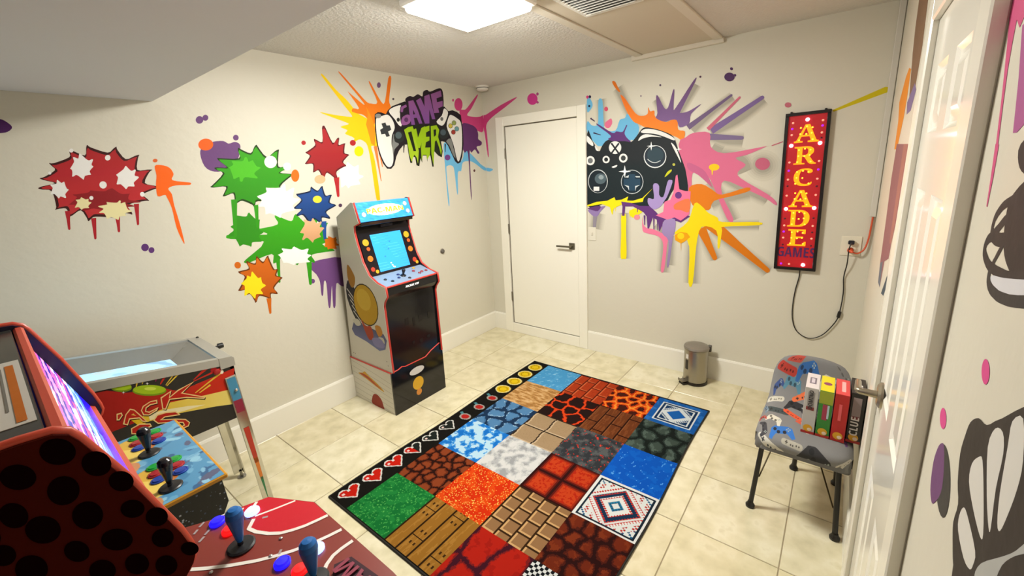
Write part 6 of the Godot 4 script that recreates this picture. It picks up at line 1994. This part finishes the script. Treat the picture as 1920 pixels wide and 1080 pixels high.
	stroke("c7c2b2", [2228,1214,2215,1241,2197,1280,2175,1323,2155,1362,2134,1398,2110,1435,2090,1466,2075,1488], 95, false)
	stroke("c7c2b2", [2316,1405,2295,1400,2264,1393,2229,1384,2197,1375,2166,1364,2133,1351,2104,1339,2083,1330], 100, false)
	stroke("c7c2b2", [2466,878,2432,903,2383,939,2327,979,2276,1017,2229,1055,2181,1094,2138,1129,2108,1153], 92, false)
	stroke("c7c2b2", [2135,932,2118,966,2093,1016,2067,1067,2050,1101], 91, false)
	stroke("c7c2b2", [1982,734,1980,787,1978,862,1976,943,1976,1012,1979,1070,1983,1123,1988,1167,1991,1198], 108, false)
	stroke("c7c2b2", [2388,1189,2347,1187,2286,1185,2224,1182,2180,1181], 68, false)
	stroke("c7c2b2", [1445,879,1444,957,1443,1069,1441,1179,1440,1253], 99, false)
	stroke("c7c2b2", [1766,799,1768,856,1771,939,1772,1023,1767,1086,1754,1123,1735,1146,1716,1160,1702,1171], 97, false)
	stroke("c7c2b2", [1810,858,1810,905,1811,974,1811,1042,1812,1088], 84, false)
	stroke("c7c2b2", [1183,1113,1187,1141,1194,1181,1200,1221,1205,1248], 129, false)
	stroke("c7c2b2", [1378,2204,1399,2162,1428,2102,1460,2040,1489,1994,1515,1967,1541,1951,1563,1942,1578,1935], 83, false)
	stroke("c7c2b2", [1237,2141,1239,2100,1241,2039,1244,1978,1246,1936], 87, false)
	stroke("c7c2b2", [2063,1704,2076,1697,2093,1687,2111,1677,2123,1670], 142, false)
	stroke("beb9aa", [1676,2082,1694,2048,1720,1998,1745,1949,1763,1915], 56, false)
	stroke("beb9aa", [1946,2140,1925,2106,1894,2056,1862,2004,1840,1969], 52, false)
	stroke("beb9aa", [2177,2028,2158,2016,2129,2000,2096,1980,2064,1957,2031,1928,1995,1893,1962,1860,1938,1836], 56, false)
	stroke("beb9aa", [2357,1989,2334,1970,2299,1940,2260,1909,2220,1881,2178,1859,2131,1839,2088,1822,2058,1810], 64, false)
	stroke("beb9aa", [2256,1746,2236,1748,2207,1751,2174,1755,2146,1761,2120,1769,2095,1779,2074,1788,2058,1795], 75, false)
	dot("beb9aa", 2382, 1579, 73, -3, 5, -72)
	stroke("beb9aa", [2066,1659,2100,1652,2150,1643,2200,1632,2237,1619,2258,1601,2270,1578,2277,1557,2283,1543], 120, false)
	stroke("beb9aa", [2427,1362,2400,1376,2360,1396,2315,1418,2276,1438,2242,1458,2209,1478,2181,1497,2161,1509], 74, false)
	stroke("beb9aa", [2228,1214,2215,1241,2197,1280,2175,1323,2155,1362,2134,1398,2110,1435,2090,1466,2075,1488], 80, false)
	stroke("beb9aa", [2316,1405,2295,1400,2264,1393,2229,1384,2197,1375,2166,1364,2133,1351,2104,1339,2083,1330], 84, false)
	stroke("beb9aa", [2466,878,2432,903,2383,939,2327,979,2276,1017,2229,1055,2181,1094,2138,1129,2108,1153], 78, false)
	stroke("beb9aa", [2135,932,2118,966,2093,1016,2067,1067,2050,1101], 77, false)
	stroke("beb9aa", [1982,734,1980,787,1978,862,1976,943,1976,1012,1979,1070,1983,1123,1988,1167,1991,1198], 91, false)
	stroke("beb9aa", [2388,1189,2347,1187,2286,1185,2224,1182,2180,1181], 58, false)
	stroke("beb9aa", [1445,879,1444,957,1443,1069,1441,1179,1440,1253], 83, false)
	stroke("beb9aa", [1766,799,1768,856,1771,939,1772,1023,1767,1086,1754,1123,1735,1146,1716,1160,1702,1171], 82, false)
	stroke("beb9aa", [1810,858,1810,905,1811,974,1811,1042,1812,1088], 71, false)
	stroke("beb9aa", [1183,1113,1187,1141,1194,1181,1200,1221,1205,1248], 109, false)
	stroke("beb9aa", [1378,2204,1399,2162,1428,2102,1460,2040,1489,1994,1515,1967,1541,1951,1563,1942,1578,1935], 70, false)
	stroke("beb9aa", [1237,2141,1239,2100,1241,2039,1244,1978,1246,1936], 73, false)
	stroke("beb9aa", [2063,1704,2076,1697,2093,1687,2111,1677,2123,1670], 120, false)
	stroke("b2ad9e", [1676,2082,1694,2048,1720,1998,1745,1949,1763,1915], 46, false)
	stroke("b2ad9e", [1946,2140,1925,2106,1894,2056,1862,2004,1840,1969], 42, false)
	stroke("b2ad9e", [2177,2028,2158,2016,2129,2000,2096,1980,2064,1957,2031,1928,1995,1893,1962,1860,1938,1836], 46, false)
	stroke("b2ad9e", [2357,1989,2334,1970,2299,1940,2260,1909,2220,1881,2178,1859,2131,1839,2088,1822,2058,1810], 52, false)
	stroke("b2ad9e", [2256,1746,2236,1748,2207,1751,2174,1755,2146,1761,2120,1769,2095,1779,2074,1788,2058,1795], 61, false)
	dot("b2ad9e", 2382, 1579, 59, -3, 4, -59)
	stroke("b2ad9e", [2066,1659,2100,1652,2150,1643,2200,1632,2237,1619,2258,1601,2270,1578,2277,1557,2283,1543], 98, false)
	stroke("b2ad9e", [2427,1362,2400,1376,2360,1396,2315,1418,2276,1438,2242,1458,2209,1478,2181,1497,2161,1509], 61, false)
	stroke("b2ad9e", [2228,1214,2215,1241,2197,1280,2175,1323,2155,1362,2134,1398,2110,1435,2090,1466,2075,1488], 66, false)
	stroke("b2ad9e", [2316,1405,2295,1400,2264,1393,2229,1384,2197,1375,2166,1364,2133,1351,2104,1339,2083,1330], 69, false)
	stroke("b2ad9e", [2466,878,2432,903,2383,939,2327,979,2276,1017,2229,1055,2181,1094,2138,1129,2108,1153], 63, false)
	stroke("b2ad9e", [2135,932,2118,966,2093,1016,2067,1067,2050,1101], 63, false)
	stroke("b2ad9e", [1982,734,1980,787,1978,862,1976,943,1976,1012,1979,1070,1983,1123,1988,1167,1991,1198], 75, false)
	stroke("b2ad9e", [2388,1189,2347,1187,2286,1185,2224,1182,2180,1181], 47, false)
	stroke("b2ad9e", [1445,879,1444,957,1443,1069,1441,1179,1440,1253], 68, false)
	stroke("b2ad9e", [1766,799,1768,856,1771,939,1772,1023,1767,1086,1754,1123,1735,1146,1716,1160,1702,1171], 67, false)
	stroke("b2ad9e", [1810,858,1810,905,1811,974,1811,1042,1812,1088], 58, false)
	stroke("b2ad9e", [1183,1113,1187,1141,1194,1181,1200,1221,1205,1248], 89, false)
	stroke("b2ad9e", [1378,2204,1399,2162,1428,2102,1460,2040,1489,1994,1515,1967,1541,1951,1563,1942,1578,1935], 57, false)
	stroke("b2ad9e", [1237,2141,1239,2100,1241,2039,1244,1978,1246,1936], 60, false)
	stroke("b2ad9e", [2063,1704,2076,1697,2093,1687,2111,1677,2123,1670], 98, false)
	stroke("a5a092", [1676,2082,1694,2048,1720,1998,1745,1949,1763,1915], 36, false)
	stroke("a5a092", [1946,2140,1925,2106,1894,2056,1862,2004,1840,1969], 33, false)
	stroke("a5a092", [2177,2028,2158,2016,2129,2000,2096,1980,2064,1957,2031,1928,1995,1893,1962,1860,1938,1836], 35, false)
	stroke("a5a092", [2357,1989,2334,1970,2299,1940,2260,1909,2220,1881,2178,1859,2131,1839,2088,1822,2058,1810], 40, false)
	stroke("a5a092", [2256,1746,2236,1748,2207,1751,2174,1755,2146,1761,2120,1769,2095,1779,2074,1788,2058,1795], 47, false)
	dot("a5a092", 2382, 1579, 46, -2, 3, -45)
	stroke("a5a092", [2066,1659,2100,1652,2150,1643,2200,1632,2237,1619,2258,1601,2270,1578,2277,1557,2283,1543], 76, false)
	stroke("a5a092", [2427,1362,2400,1376,2360,1396,2315,1418,2276,1438,2242,1458,2209,1478,2181,1497,2161,1509], 47, false)
	stroke("a5a092", [2228,1214,2215,1241,2197,1280,2175,1323,2155,1362,2134,1398,2110,1435,2090,1466,2075,1488], 51, false)
	stroke("a5a092", [2316,1405,2295,1400,2264,1393,2229,1384,2197,1375,2166,1364,2133,1351,2104,1339,2083,1330], 53, false)
	stroke("a5a092", [2466,878,2432,903,2383,939,2327,979,2276,1017,2229,1055,2181,1094,2138,1129,2108,1153], 49, false)
	stroke("a5a092", [2135,932,2118,966,2093,1016,2067,1067,2050,1101], 49, false)
	stroke("a5a092", [1982,734,1980,787,1978,862,1976,943,1976,1012,1979,1070,1983,1123,1988,1167,1991,1198], 58, false)
	stroke("a5a092", [2388,1189,2347,1187,2286,1185,2224,1182,2180,1181], 36, false)
	stroke("a5a092", [1445,879,1444,957,1443,1069,1441,1179,1440,1253], 53, false)
	stroke("a5a092", [1766,799,1768,856,1771,939,1772,1023,1767,1086,1754,1123,1735,1146,1716,1160,1702,1171], 52, false)
	stroke("a5a092", [1810,858,1810,905,1811,974,1811,1042,1812,1088], 45, false)
	stroke("a5a092", [1183,1113,1187,1141,1194,1181,1200,1221,1205,1248], 69, false)
	stroke("a5a092", [1378,2204,1399,2162,1428,2102,1460,2040,1489,1994,1515,1967,1541,1951,1563,1942,1578,1935], 44, false)
	stroke("a5a092", [1237,2141,1239,2100,1241,2039,1244,1978,1246,1936], 46, false)
	stroke("a5a092", [2063,1704,2076,1697,2093,1687,2111,1677,2123,1670], 76, false)
	part("blue_splash")
	poly("69b3dc", [1119,1990,1156,1954,1202,1949,1215,1995,1216,2135,1251,2130,1260,1990,1274,1910,1361,1894,1395,1968,1437,1978,1453,2007,1494,1972,1552,1898,1522,1811,1481,1807,1474,1675,1455,1809,1247,1785,1192,1806,1118,1901], 1, "", 1)
	poly("69b3dc", [1118,2172,1148,2152,1166,2107,1143,2070,1117,2062], 1, "", 1)
	dot("2a2440", 1142, 2173, 11, -2, 0, -11)
	dot("1e2a40", 1136, 2103, 10, -1, 0, -9)
	dot("c83a74", 1120, 2173, 11, -2, 0, -12)
	dot("d0506e", 1282, 2063, 16, -2, 0, -17)
	poly("dc6d90", [1272,1958,1300,1978,1326,1987,1333,1951,1309,1919,1278,1926], 1, "", 1)
	part("orange_splash")
	poly("d8701c", [1331,2255,1354,2253,1376,2214,1398,2176,1384,2175,1349,2218], 1, "", 1)
	poly("e6711a", [1401,2142,1411,2146,1443,2112,1518,2006,1567,1979,1613,1988,1616,2035,1632,2004,1663,2004,1672,1959,1752,1915,1810,1940,1832,1920,1838,1856,1885,1838,1874,1775,1837,1799,1762,1835,1600,1894,1552,1921,1503,1948,1444,2038], 1, "f08a2c", 1)
	part("purple_splash")
	poly("6c4a7c", [1673,2095,1688,2101,1734,2015,1762,2016,1790,2119,1802,2121,1800,2009,1816,2007,1929,2170,1940,2160,1854,1987,1853,1967,1907,1973,1987,2010,1922,1952,1911,1891,1848,1869,1825,1921,1781,1926,1737,1920,1676,1952,1686,1986], 1, "7c5e92", 1)
	dot("54405c", 1701, 2173, 7, -1, 0, -7)
	dot("8a7a88", 1560, 2120, 6, -1, 0, -6)
	dot("5a3c52", 1971, 2185, 7, -1, 0, -7)
	poly("6f5a80", [1916,1847,2049,1944,2174,2033,2177,2038,2175,2043,2171,2046,2166,2046,2035,1964,1893,1878], 0, "", 1)
	poly("7a6398", [2071,1805,2218,1902,2355,1990,2360,1997,2357,2006,2351,2012,2342,2011,2200,1930,2046,1845], 0, "", 1)
	poly("7a6a90", [2032,1767,2143,1760,2250,1752,2258,1754,2261,1763,2258,1772,2249,1776,2142,1793,2031,1813], 0, "", 1)
	dot("50305e", 2151, 2154, 31, -5, 2, -27)
	dot("50305e", 2160, 2202, 9, -2, 1, -9)
	dot("50305e", 2183, 2159, 8, -1, 1, -8)
	part("pink_splash")
	poly("c9677e", [2045,1828,2137,1924,2224,2013,2226,2018,2224,2023,2219,2026,2214,2024,2124,1938,2027,1848], 0, "", 1)
	poly("dc7396", [1846,1754,1892,1797,1944,1823,2048,1814,2060,1723,2149,1672,2362,1696,2390,1697,2287,1653,2220,1635,2284,1590,2242,1547,2259,1502,2423,1395,2477,1343,2473,1324,2418,1365,2302,1426,2160,1489,2151,1397,2232,1228,2192,1227,2073,1492,2010,1556,1949,1543,1942,1431,1862,1366,1873,1497], 1, "d2688c", 0)
	poly("c2628c", [1911,1621,1966,1602,2036,1552,2086,1449,2079,1449,1992,1530,1921,1573], 1, "", 1)
	dot("c2627e", 2380, 1590, 42, -2, 3, -39)
	dot("c0697a", 2490, 1938, 17, -2, 1, -15)
	dot("f0c818", 2090, 1582, 34, -1, 1, -23)
	poly("f0c818", [2073,1567,2076,1549,2078,1531,2079,1530,2080,1529,2082,1529,2082,1531,2084,1548,2086,1565], 0, "", 1)
	poly("c46478", [2420,1703,2481,1724,2483,1718,2425,1699], 0, "", 1)
	part("orange_drips")
	poly("dc7a18", [1930,1444,2014,1469,2091,1425,2151,1394,2301,1441,2316,1417,2222,1385,2102,1350,2069,1285,1959,1320], 1, "", 1)
	poly("d07414", [2046,1165,2257,1016,2453,871,2464,868,2473,876,2476,888,2469,900,2288,1064,2100,1243], 0, "", 1)
	poly("d07414", [1996,1137,2057,1036,2115,934,2125,924,2137,927,2146,937,2144,952,2099,1060,2056,1170], 0, "", 1)
	part("yellow_splash")
	poly("efd414", [1974,1333,2022,1314,2070,1266,2131,1235,2162,1204,2384,1211,2386,1189,2178,1171,2166,1143,2158,1025,2143,1024,2129,1141,2029,1162,2000,1017,1989,738,1957,734,1951,1014,1889,1096,1839,1111,1933,1200], 1, "f0da18", 1)
	part("gamepad")
	poly("202427", [1115,1893,1164,1832,1219,1747,1247,1785,1300,1829,1439,1818,1489,1798,1529,1833,1569,1882,1600,1894,1663,1880,1739,1851,1807,1809,1840,1727,1888,1608,1906,1549,1924,1423,1874,1416,1850,1462,1807,1409,1756,1333,1589,1299,1496,1331,1293,1338,1110,1311], 1, "17222a", 1)
	poly("e8e8e6", [1565,1867,1600,1883,1663,1873,1740,1844,1808,1802,1812,1783,1741,1815,1664,1843,1585,1854], 1, "", 1)
	poly("e8e8e6", [1546,1801,1562,1830,1601,1845,1664,1832,1722,1813,1649,1823,1586,1817], 1, "", 1)
	poly("e8e8e6", [1791,1767,1825,1735,1857,1661,1867,1624,1846,1661], 1, "", 1)
	poly("e8e8e6", [1115,1877,1164,1824,1166,1791,1115,1828], 1, "", 1)
	poly("e8e8e6", [1184,1794,1217,1751,1194,1758], 1, "", 1)
	poly("e8e8e6", [1332,1619,1376,1631,1372,1617,1346,1610], 1, "", 1)
	dot("dfe3e4", 1676, 1677, 85, -5, 2, -83)
	dot("27343e", 1676, 1679, 79, -5, 2, -77)
	dot("31434f", 1679, 1690, 61, -4, 2, -54)
	stroke("d4dadc", [1621,1663,1625,1659,1631,1654,1638,1648,1646,1643,1654,1639,1663,1636,1672,1634,1681,1633,1691,1635,1703,1639,1713,1644,1719,1646], 5, false)
	dot("c9ced0", 1209, 1508, 89, -2, 0, -96)
	dot("1c252b", 1209, 1506, 83, -2, 0, -91)
	dot("4f6068", 1233, 1528, 51, -1, 0, -43)
	dot("8d9ba0", 1239, 1540, 23, -1, 0, -18)
	dot("c6ccce", 1502, 1496, 91, -2, 2, -93)
	dot("15242f", 1502, 1496, 86, -2, 1, -88)
	poly("234058", [1476,1557,1526,1555,1527,1520,1568,1518,1569,1467,1528,1468,1528,1428,1478,1429,1477,1469,1434,1470,1434,1522,1476,1521], 0, "", 1)
	poly("cfd6d8", [1526,1539,1564,1538,1564,1529,1535,1530], 0, "", 1)
	poly("cfd6d8", [1439,1474,1477,1465,1478,1429,1469,1453], 0, "", 1)
	poly("cfd6d8", [1528,1464,1565,1471,1536,1452,1530,1424], 0, "", 1)
	poly("cfd6d8", [1442,1534,1476,1549,1472,1529], 0, "", 1)
	dot("e6e6e4", 1359, 1765, 52, -4, 0, -49)
	poly("202427", [1321,1798,1354,1756,1386,1714,1391,1711,1396,1713,1399,1716,1397,1721,1365,1763,1333,1805], 0, "", 1)
	poly("202427", [1386,1801,1354,1764,1322,1726,1320,1721,1323,1717,1328,1715,1333,1718,1365,1755,1397,1792], 0, "", 1)
	dot("e6e6e4", 1283, 1678, 31, -2, 0, -29)
	dot("202427", 1283, 1678, 17, -1, 0, -16)
	dot("e6e6e4", 1428, 1681, 35, -2, 0, -34)
	dot("3a3e40", 1428, 1681, 20, -1, 0, -20)
	dot("e6e6e4", 1143, 1677, 40, -2, 0, -37)
	dot("6a6e70", 1143, 1677, 23, -1, 0, -22)
	poly("dfe1e2", [1172,1465,1223,1464,1223,1430,1171,1430], 0, "", 1)
	poly("f2f4f4", [1612,1758,1641,1761,1646,1789,1652,1761,1681,1753,1652,1750,1648,1723,1641,1751], 0, "", 1)
	poly("f2f4f4", [1390,1580,1433,1586,1441,1626,1450,1585,1492,1576,1450,1570,1442,1530,1433,1571], 0, "", 1)
	poly("f2f4f4", [1825,1721,1844,1723,1846,1741,1851,1723,1869,1718,1851,1716,1848,1698,1844,1716], 0, "", 1)
	poly("c8cc20", [1754,1524,1772,1562,1801,1579,1798,1561], 1, "", 1)
	dot("b8b84a", 1817, 1613, 10, -1, 0, -9)
	part("purple_drips")
	poly("5c3474", [1300,1837,1322,1859,1206,1949,1215,1956,1335,1879,1370,1887,1421,1879,1448,1924,1456,1919,1436,1870,1455,1832,1489,1798,1439,1808,1336,1817], 1, "", 1)
	poly("3a2a48", [1170,1889,1201,1880,1232,1870,1235,1870,1237,1872,1237,1874,1234,1876,1204,1887,1174,1900], 0, "", 1)
	poly("3a2a48", [1143,2004,1162,1992,1181,1980,1184,1979,1186,1980,1187,1983,1186,1985,1168,1999,1151,2014], 0, "", 1)
	poly("8d76a8", [1117,1270,1199,1297,1246,1302,1279,1305,1237,1263,1204,1219,1170,1218], 1, "", 1)
	poly("5d3570", [1118,1287,1232,1308,1209,1263,1142,1275], 1, "", 1)
	poly("8c8490", [1166,1219,1165,1175,1163,1131,1166,1120,1177,1117,1187,1120,1192,1130,1197,1174,1204,1218], 0, "", 1)
	part("yellow_drips")
	poly("f0d90f", [1111,1312,1200,1340,1293,1349,1356,1378,1367,1353,1418,1358,1474,1384,1463,1351,1513,1350,1588,1372,1668,1446,1599,1372,1592,1342,1513,1332,1445,1331,1383,1303,1355,1289,1335,1239,1317,1297,1247,1322,1113,1300], 0, "", 1)
	poly("f0d90f", [1417,1233,1455,1238,1459,1091,1465,894,1441,876,1414,889,1417,1089], 1, "", 1)
	poly("f0d90f", [1479,1259,1531,1291,1590,1269,1565,1245,1515,1215], 1, "", 1)
	dot("e08a96", 1547, 1221, 24, 1, 0, -21)
	part("purple_goo")
	poly("5f3476", [1414,1343,1496,1333,1564,1311,1646,1310,1695,1267,1728,1232,1775,1226,1836,1235,1881,1228,1910,1252,1947,1238,1883,1190,1837,1204,1776,1202,1776,1083,1764,1082,1753,1193,1732,1121,1724,1120,1713,1200,1673,1223,1644,1133,1634,1132,1624,1230,1598,1261,1514,1305,1449,1304,1444,1229,1423,1229,1426,1304], 0, "", 1)
	poly("5f3476", [1600,1237,1604,1201,1607,1164,1608,1161,1611,1160,1613,1162,1614,1164,1614,1201,1615,1238], 0, "", 1)
	poly("5f3476", [1674,1231,1678,1171,1682,1110,1683,1108,1686,1107,1688,1108,1689,1110,1687,1171,1687,1231], 0, "", 1)
	poly("5f3476", [1704,1208,1708,1168,1711,1128,1711,1126,1713,1125,1715,1126,1715,1128,1714,1168,1714,1208], 0, "", 1)
	poly("5f3476", [1739,1217,1743,1161,1747,1105,1748,1103,1750,1103,1752,1103,1752,1106,1751,1162,1750,1217], 0, "", 1)
	poly("5f3476", [1542,1309,1545,1285,1547,1260,1548,1258,1550,1258,1552,1258,1553,1261,1553,1285,1553,1310], 0, "", 1)
	poly("f0d90f", [1332,1290,1335,1265,1337,1239,1337,1237,1340,1237,1342,1237,1343,1240,1344,1265,1345,1290], 0, "", 1)
	poly("f0d90f", [1361,1324,1363,1295,1364,1265,1365,1264,1367,1263,1368,1264,1369,1265,1369,1295,1370,1324], 0, "", 1)
	poly("f0d90f", [1484,1276,1486,1247,1488,1218,1489,1216,1490,1216,1492,1216,1492,1218,1492,1247,1493,1276], 0, "", 1)
	part("pink_drips")
	poly("e4779a", [1591,1229,1601,1164,1634,1136,1683,1130,1788,1079,1789,1011,1775,829,1758,792,1747,826,1760,1009,1721,1076,1635,1096,1595,1118], 1, "", 1)
	poly("a08abc", [1761,1202,1841,1212,1841,1110,1831,1078,1809,859,1792,860,1799,1044,1748,1105], 1, "8c7aa4", 1)
	poly("e8739a", [1834,1532,1845,1540,1863,1434,1903,1422,1943,1418,1941,1253,1882,1204,1837,1227,1784,1209,1695,1239,1751,1266,1758,1343,1801,1358,1821,1412], 0, "", 1)
	poly("f0784c", [1836,1328,1934,1366,1937,1268,1879,1282,1834,1288], 1, "", 1)
	dot("6b3680", 1858, 1391, 24, 0, 1, -25)
	part("lilac_splat")
	poly("a58fc8", [1668,1464,1691,1482,1715,1459,1717,1395,1749,1381,1776,1490,1796,1504,1812,1487,1779,1387,1757,1349,1730,1307,1679,1285,1634,1326,1635,1372,1678,1366], 1, "", 1)
	part("orange_splat")
	poly("e8a010", [1841,1094,1886,1120,1931,1114,1954,1085,1919,1051,1893,1034,1894,970,1888,1034,1847,1055], 1, "", 1)
	dot("f2d018", 1887, 1089, 25, 1, 1, -24)
	end_mural()
	mural("paint_drop", "yellow paint streak between the lit sign and the corner", "B")
	part("streak")
	poly("c9b714", [2720,1870,2838,1908,2949,1945,2955,1952,2953,1964,2946,1973,2936,1975,2829,1930,2715,1881], 0, "", 1)
	end_mural()
	mural("graffiti_mural", "black and white looping graffiti with pink streaks on the near right wall", "R")
	part("black_loops")
	poly("2c2626", [2555,1606,2510,1594,2479,1580,2459,1562,2463,1533,2479,1508,2505,1493,2542,1488,2624,1503], 1, "", 1)
	stroke("2f2a29", [2486,1571,2477,1569,2464,1565,2450,1561,2439,1557,2430,1552,2423,1547,2418,1543,2414,1538,2412,1532,2411,1526,2412,1521,2413,1517], 12, false)
	stroke("2f2a29", [2470,1548,2466,1546,2461,1542,2455,1539,2449,1535,2443,1531,2437,1527,2431,1524,2427,1521], 13, false)
	stroke("2f2a29", [2413,1517,2418,1517,2427,1516,2436,1515,2445,1515,2456,1516,2467,1518,2477,1520,2484,1521], 18, false)
	stroke("2f2a29", [2430,1518,2424,1516,2416,1514,2408,1511,2402,1508,2398,1504,2395,1499,2395,1494,2397,1490,2403,1486,2411,1483,2421,1480,2434,1478,2449,1478,2466,1478,2483,1479,2498,1480,2510,1481,2521,1483,2532,1485,2546,1488,2567,1493,2590,1498,2610,1502,2622,1505], 14, false)
	stroke("2f2a29", [2473,1513,2470,1510,2467,1506,2463,1502,2459,1498,2456,1494,2452,1489,2449,1486,2447,1483], 9, false)
	poly("cfcfd4", [2452,1469,2500,1477,2573,1492,2623,1504,2636,1484,2546,1462,2492,1456,2461,1460], 1, "", 1)
	stroke("34302f", [2441,1474,2441,1471,2441,1467,2442,1462,2446,1459,2452,1456,2461,1454,2470,1453,2482,1453,2493,1453,2504,1454,2518,1456,2537,1459,2563,1465,2594,1473,2620,1480,2637,1484], 14, false)
	poly("2c2626", [2457,1632,2526,1648,2562,1595,2497,1598,2464,1610], 1, "", 1)
	part("pink_streaks")
	poly("c9507e", [2263,1839,2366,1813,2365,1799,2344,1781,2321,1796,2322,1768,2326,1733,2339,1685,2357,1627,2346,1627,2323,1698,2296,1768], 0, "", 1)
	poly("c9507e", [2341,1634,2360,1633,2365,1589,2365,1548,2360,1549,2352,1589], 0, "", 1)
	poly("a4558c", [2355,1782,2440,1776,2504,1680,2460,1657,2431,1646,2415,1646,2405,1673,2389,1714], 0, "", 1)
	dot("d2478a", 2513, 1360, 15, 6, 10, -13)
	dot("d2478a", 2360, 1213, 19, 10, 13, -12)
	part("purple_drop")
	dot("3d3935", 2429, 1147, 37, 25, 40, -37)
	poly("6d4470", [2378,1178,2399,1186,2426,1158,2434,1127,2406,1087,2386,1082,2367,1095,2356,1130,2364,1160], 1, "", 1)
	part("black_fingers")
	poly("332e29", [2499,1282,2527,1303,2561,1312,2602,1343,2705,1406,2781,1291,2584,1100,2556,1105,2536,1121,2519,1142,2522,1173,2501,1192,2485,1226,2489,1256], 1, "", 1)
	poly("d2cfc8", [2558,1267,2573,1272,2602,1244,2627,1212,2620,1203,2580,1209,2544,1223,2540,1246], 1, "", 1)
	poly("d2cfc8", [2589,1323,2613,1332,2628,1315,2631,1274,2643,1233,2637,1229,2611,1251,2580,1294], 1, "", 1)
	poly("d2cfc8", [2631,1355,2655,1371,2678,1338,2681,1309,2675,1274,2667,1249,2656,1250,2644,1278,2635,1327], 1, "", 1)
	poly("d2cfc8", [2546,1186,2567,1189,2616,1180,2620,1164,2613,1151,2586,1143,2545,1150,2537,1167], 1, "", 1)
	poly("a9aaa6", [2631,1159,2641,1185,2686,1234,2711,1263,2739,1305,2746,1294,2713,1259,2691,1228,2681,1194,2652,1165], 1, "", 1)
	end_mural()
	mural("graffiti_mural", "brown, pink and orange painted strip between the room corner and the panelled door", "R")
	part("paint_strip")
	poly("7d6048", [690,2227,1060,2135,1113,1977,1090,1838,918,1831,771,2012,716,2114], 0, "", 1)
	poly("e08a20", [717,1963,812,1945,828,1839,815,1761,715,1636,580,1637,564,1758,457,1850,615,1939], 0, "", 1)
	poly("7a6a92", [1051,1865,1138,1833,1057,1770,919,1765,866,1815], 0, "", 1)
	poly("8b5c64", [674,1659,1169,1651,1165,1518,1170,1390,1111,1288,1097,1226,943,1184,907,1062,791,1058,741,1144,710,1323,658,1509], 0, "", 1)
	poly("a06a62", [992,1654,1145,1652,1141,1517,1130,1395,1111,1288,1030,1275,1017,1404], 0, "", 1)
	poly("5f6a78", [907,1062,791,1058,752,1139,866,1169], 0, "", 1)
	poly("3a4a58", [1007,1063,1143,1170,1202,1157,1120,1082], 0, "", 1)
	end_mural()
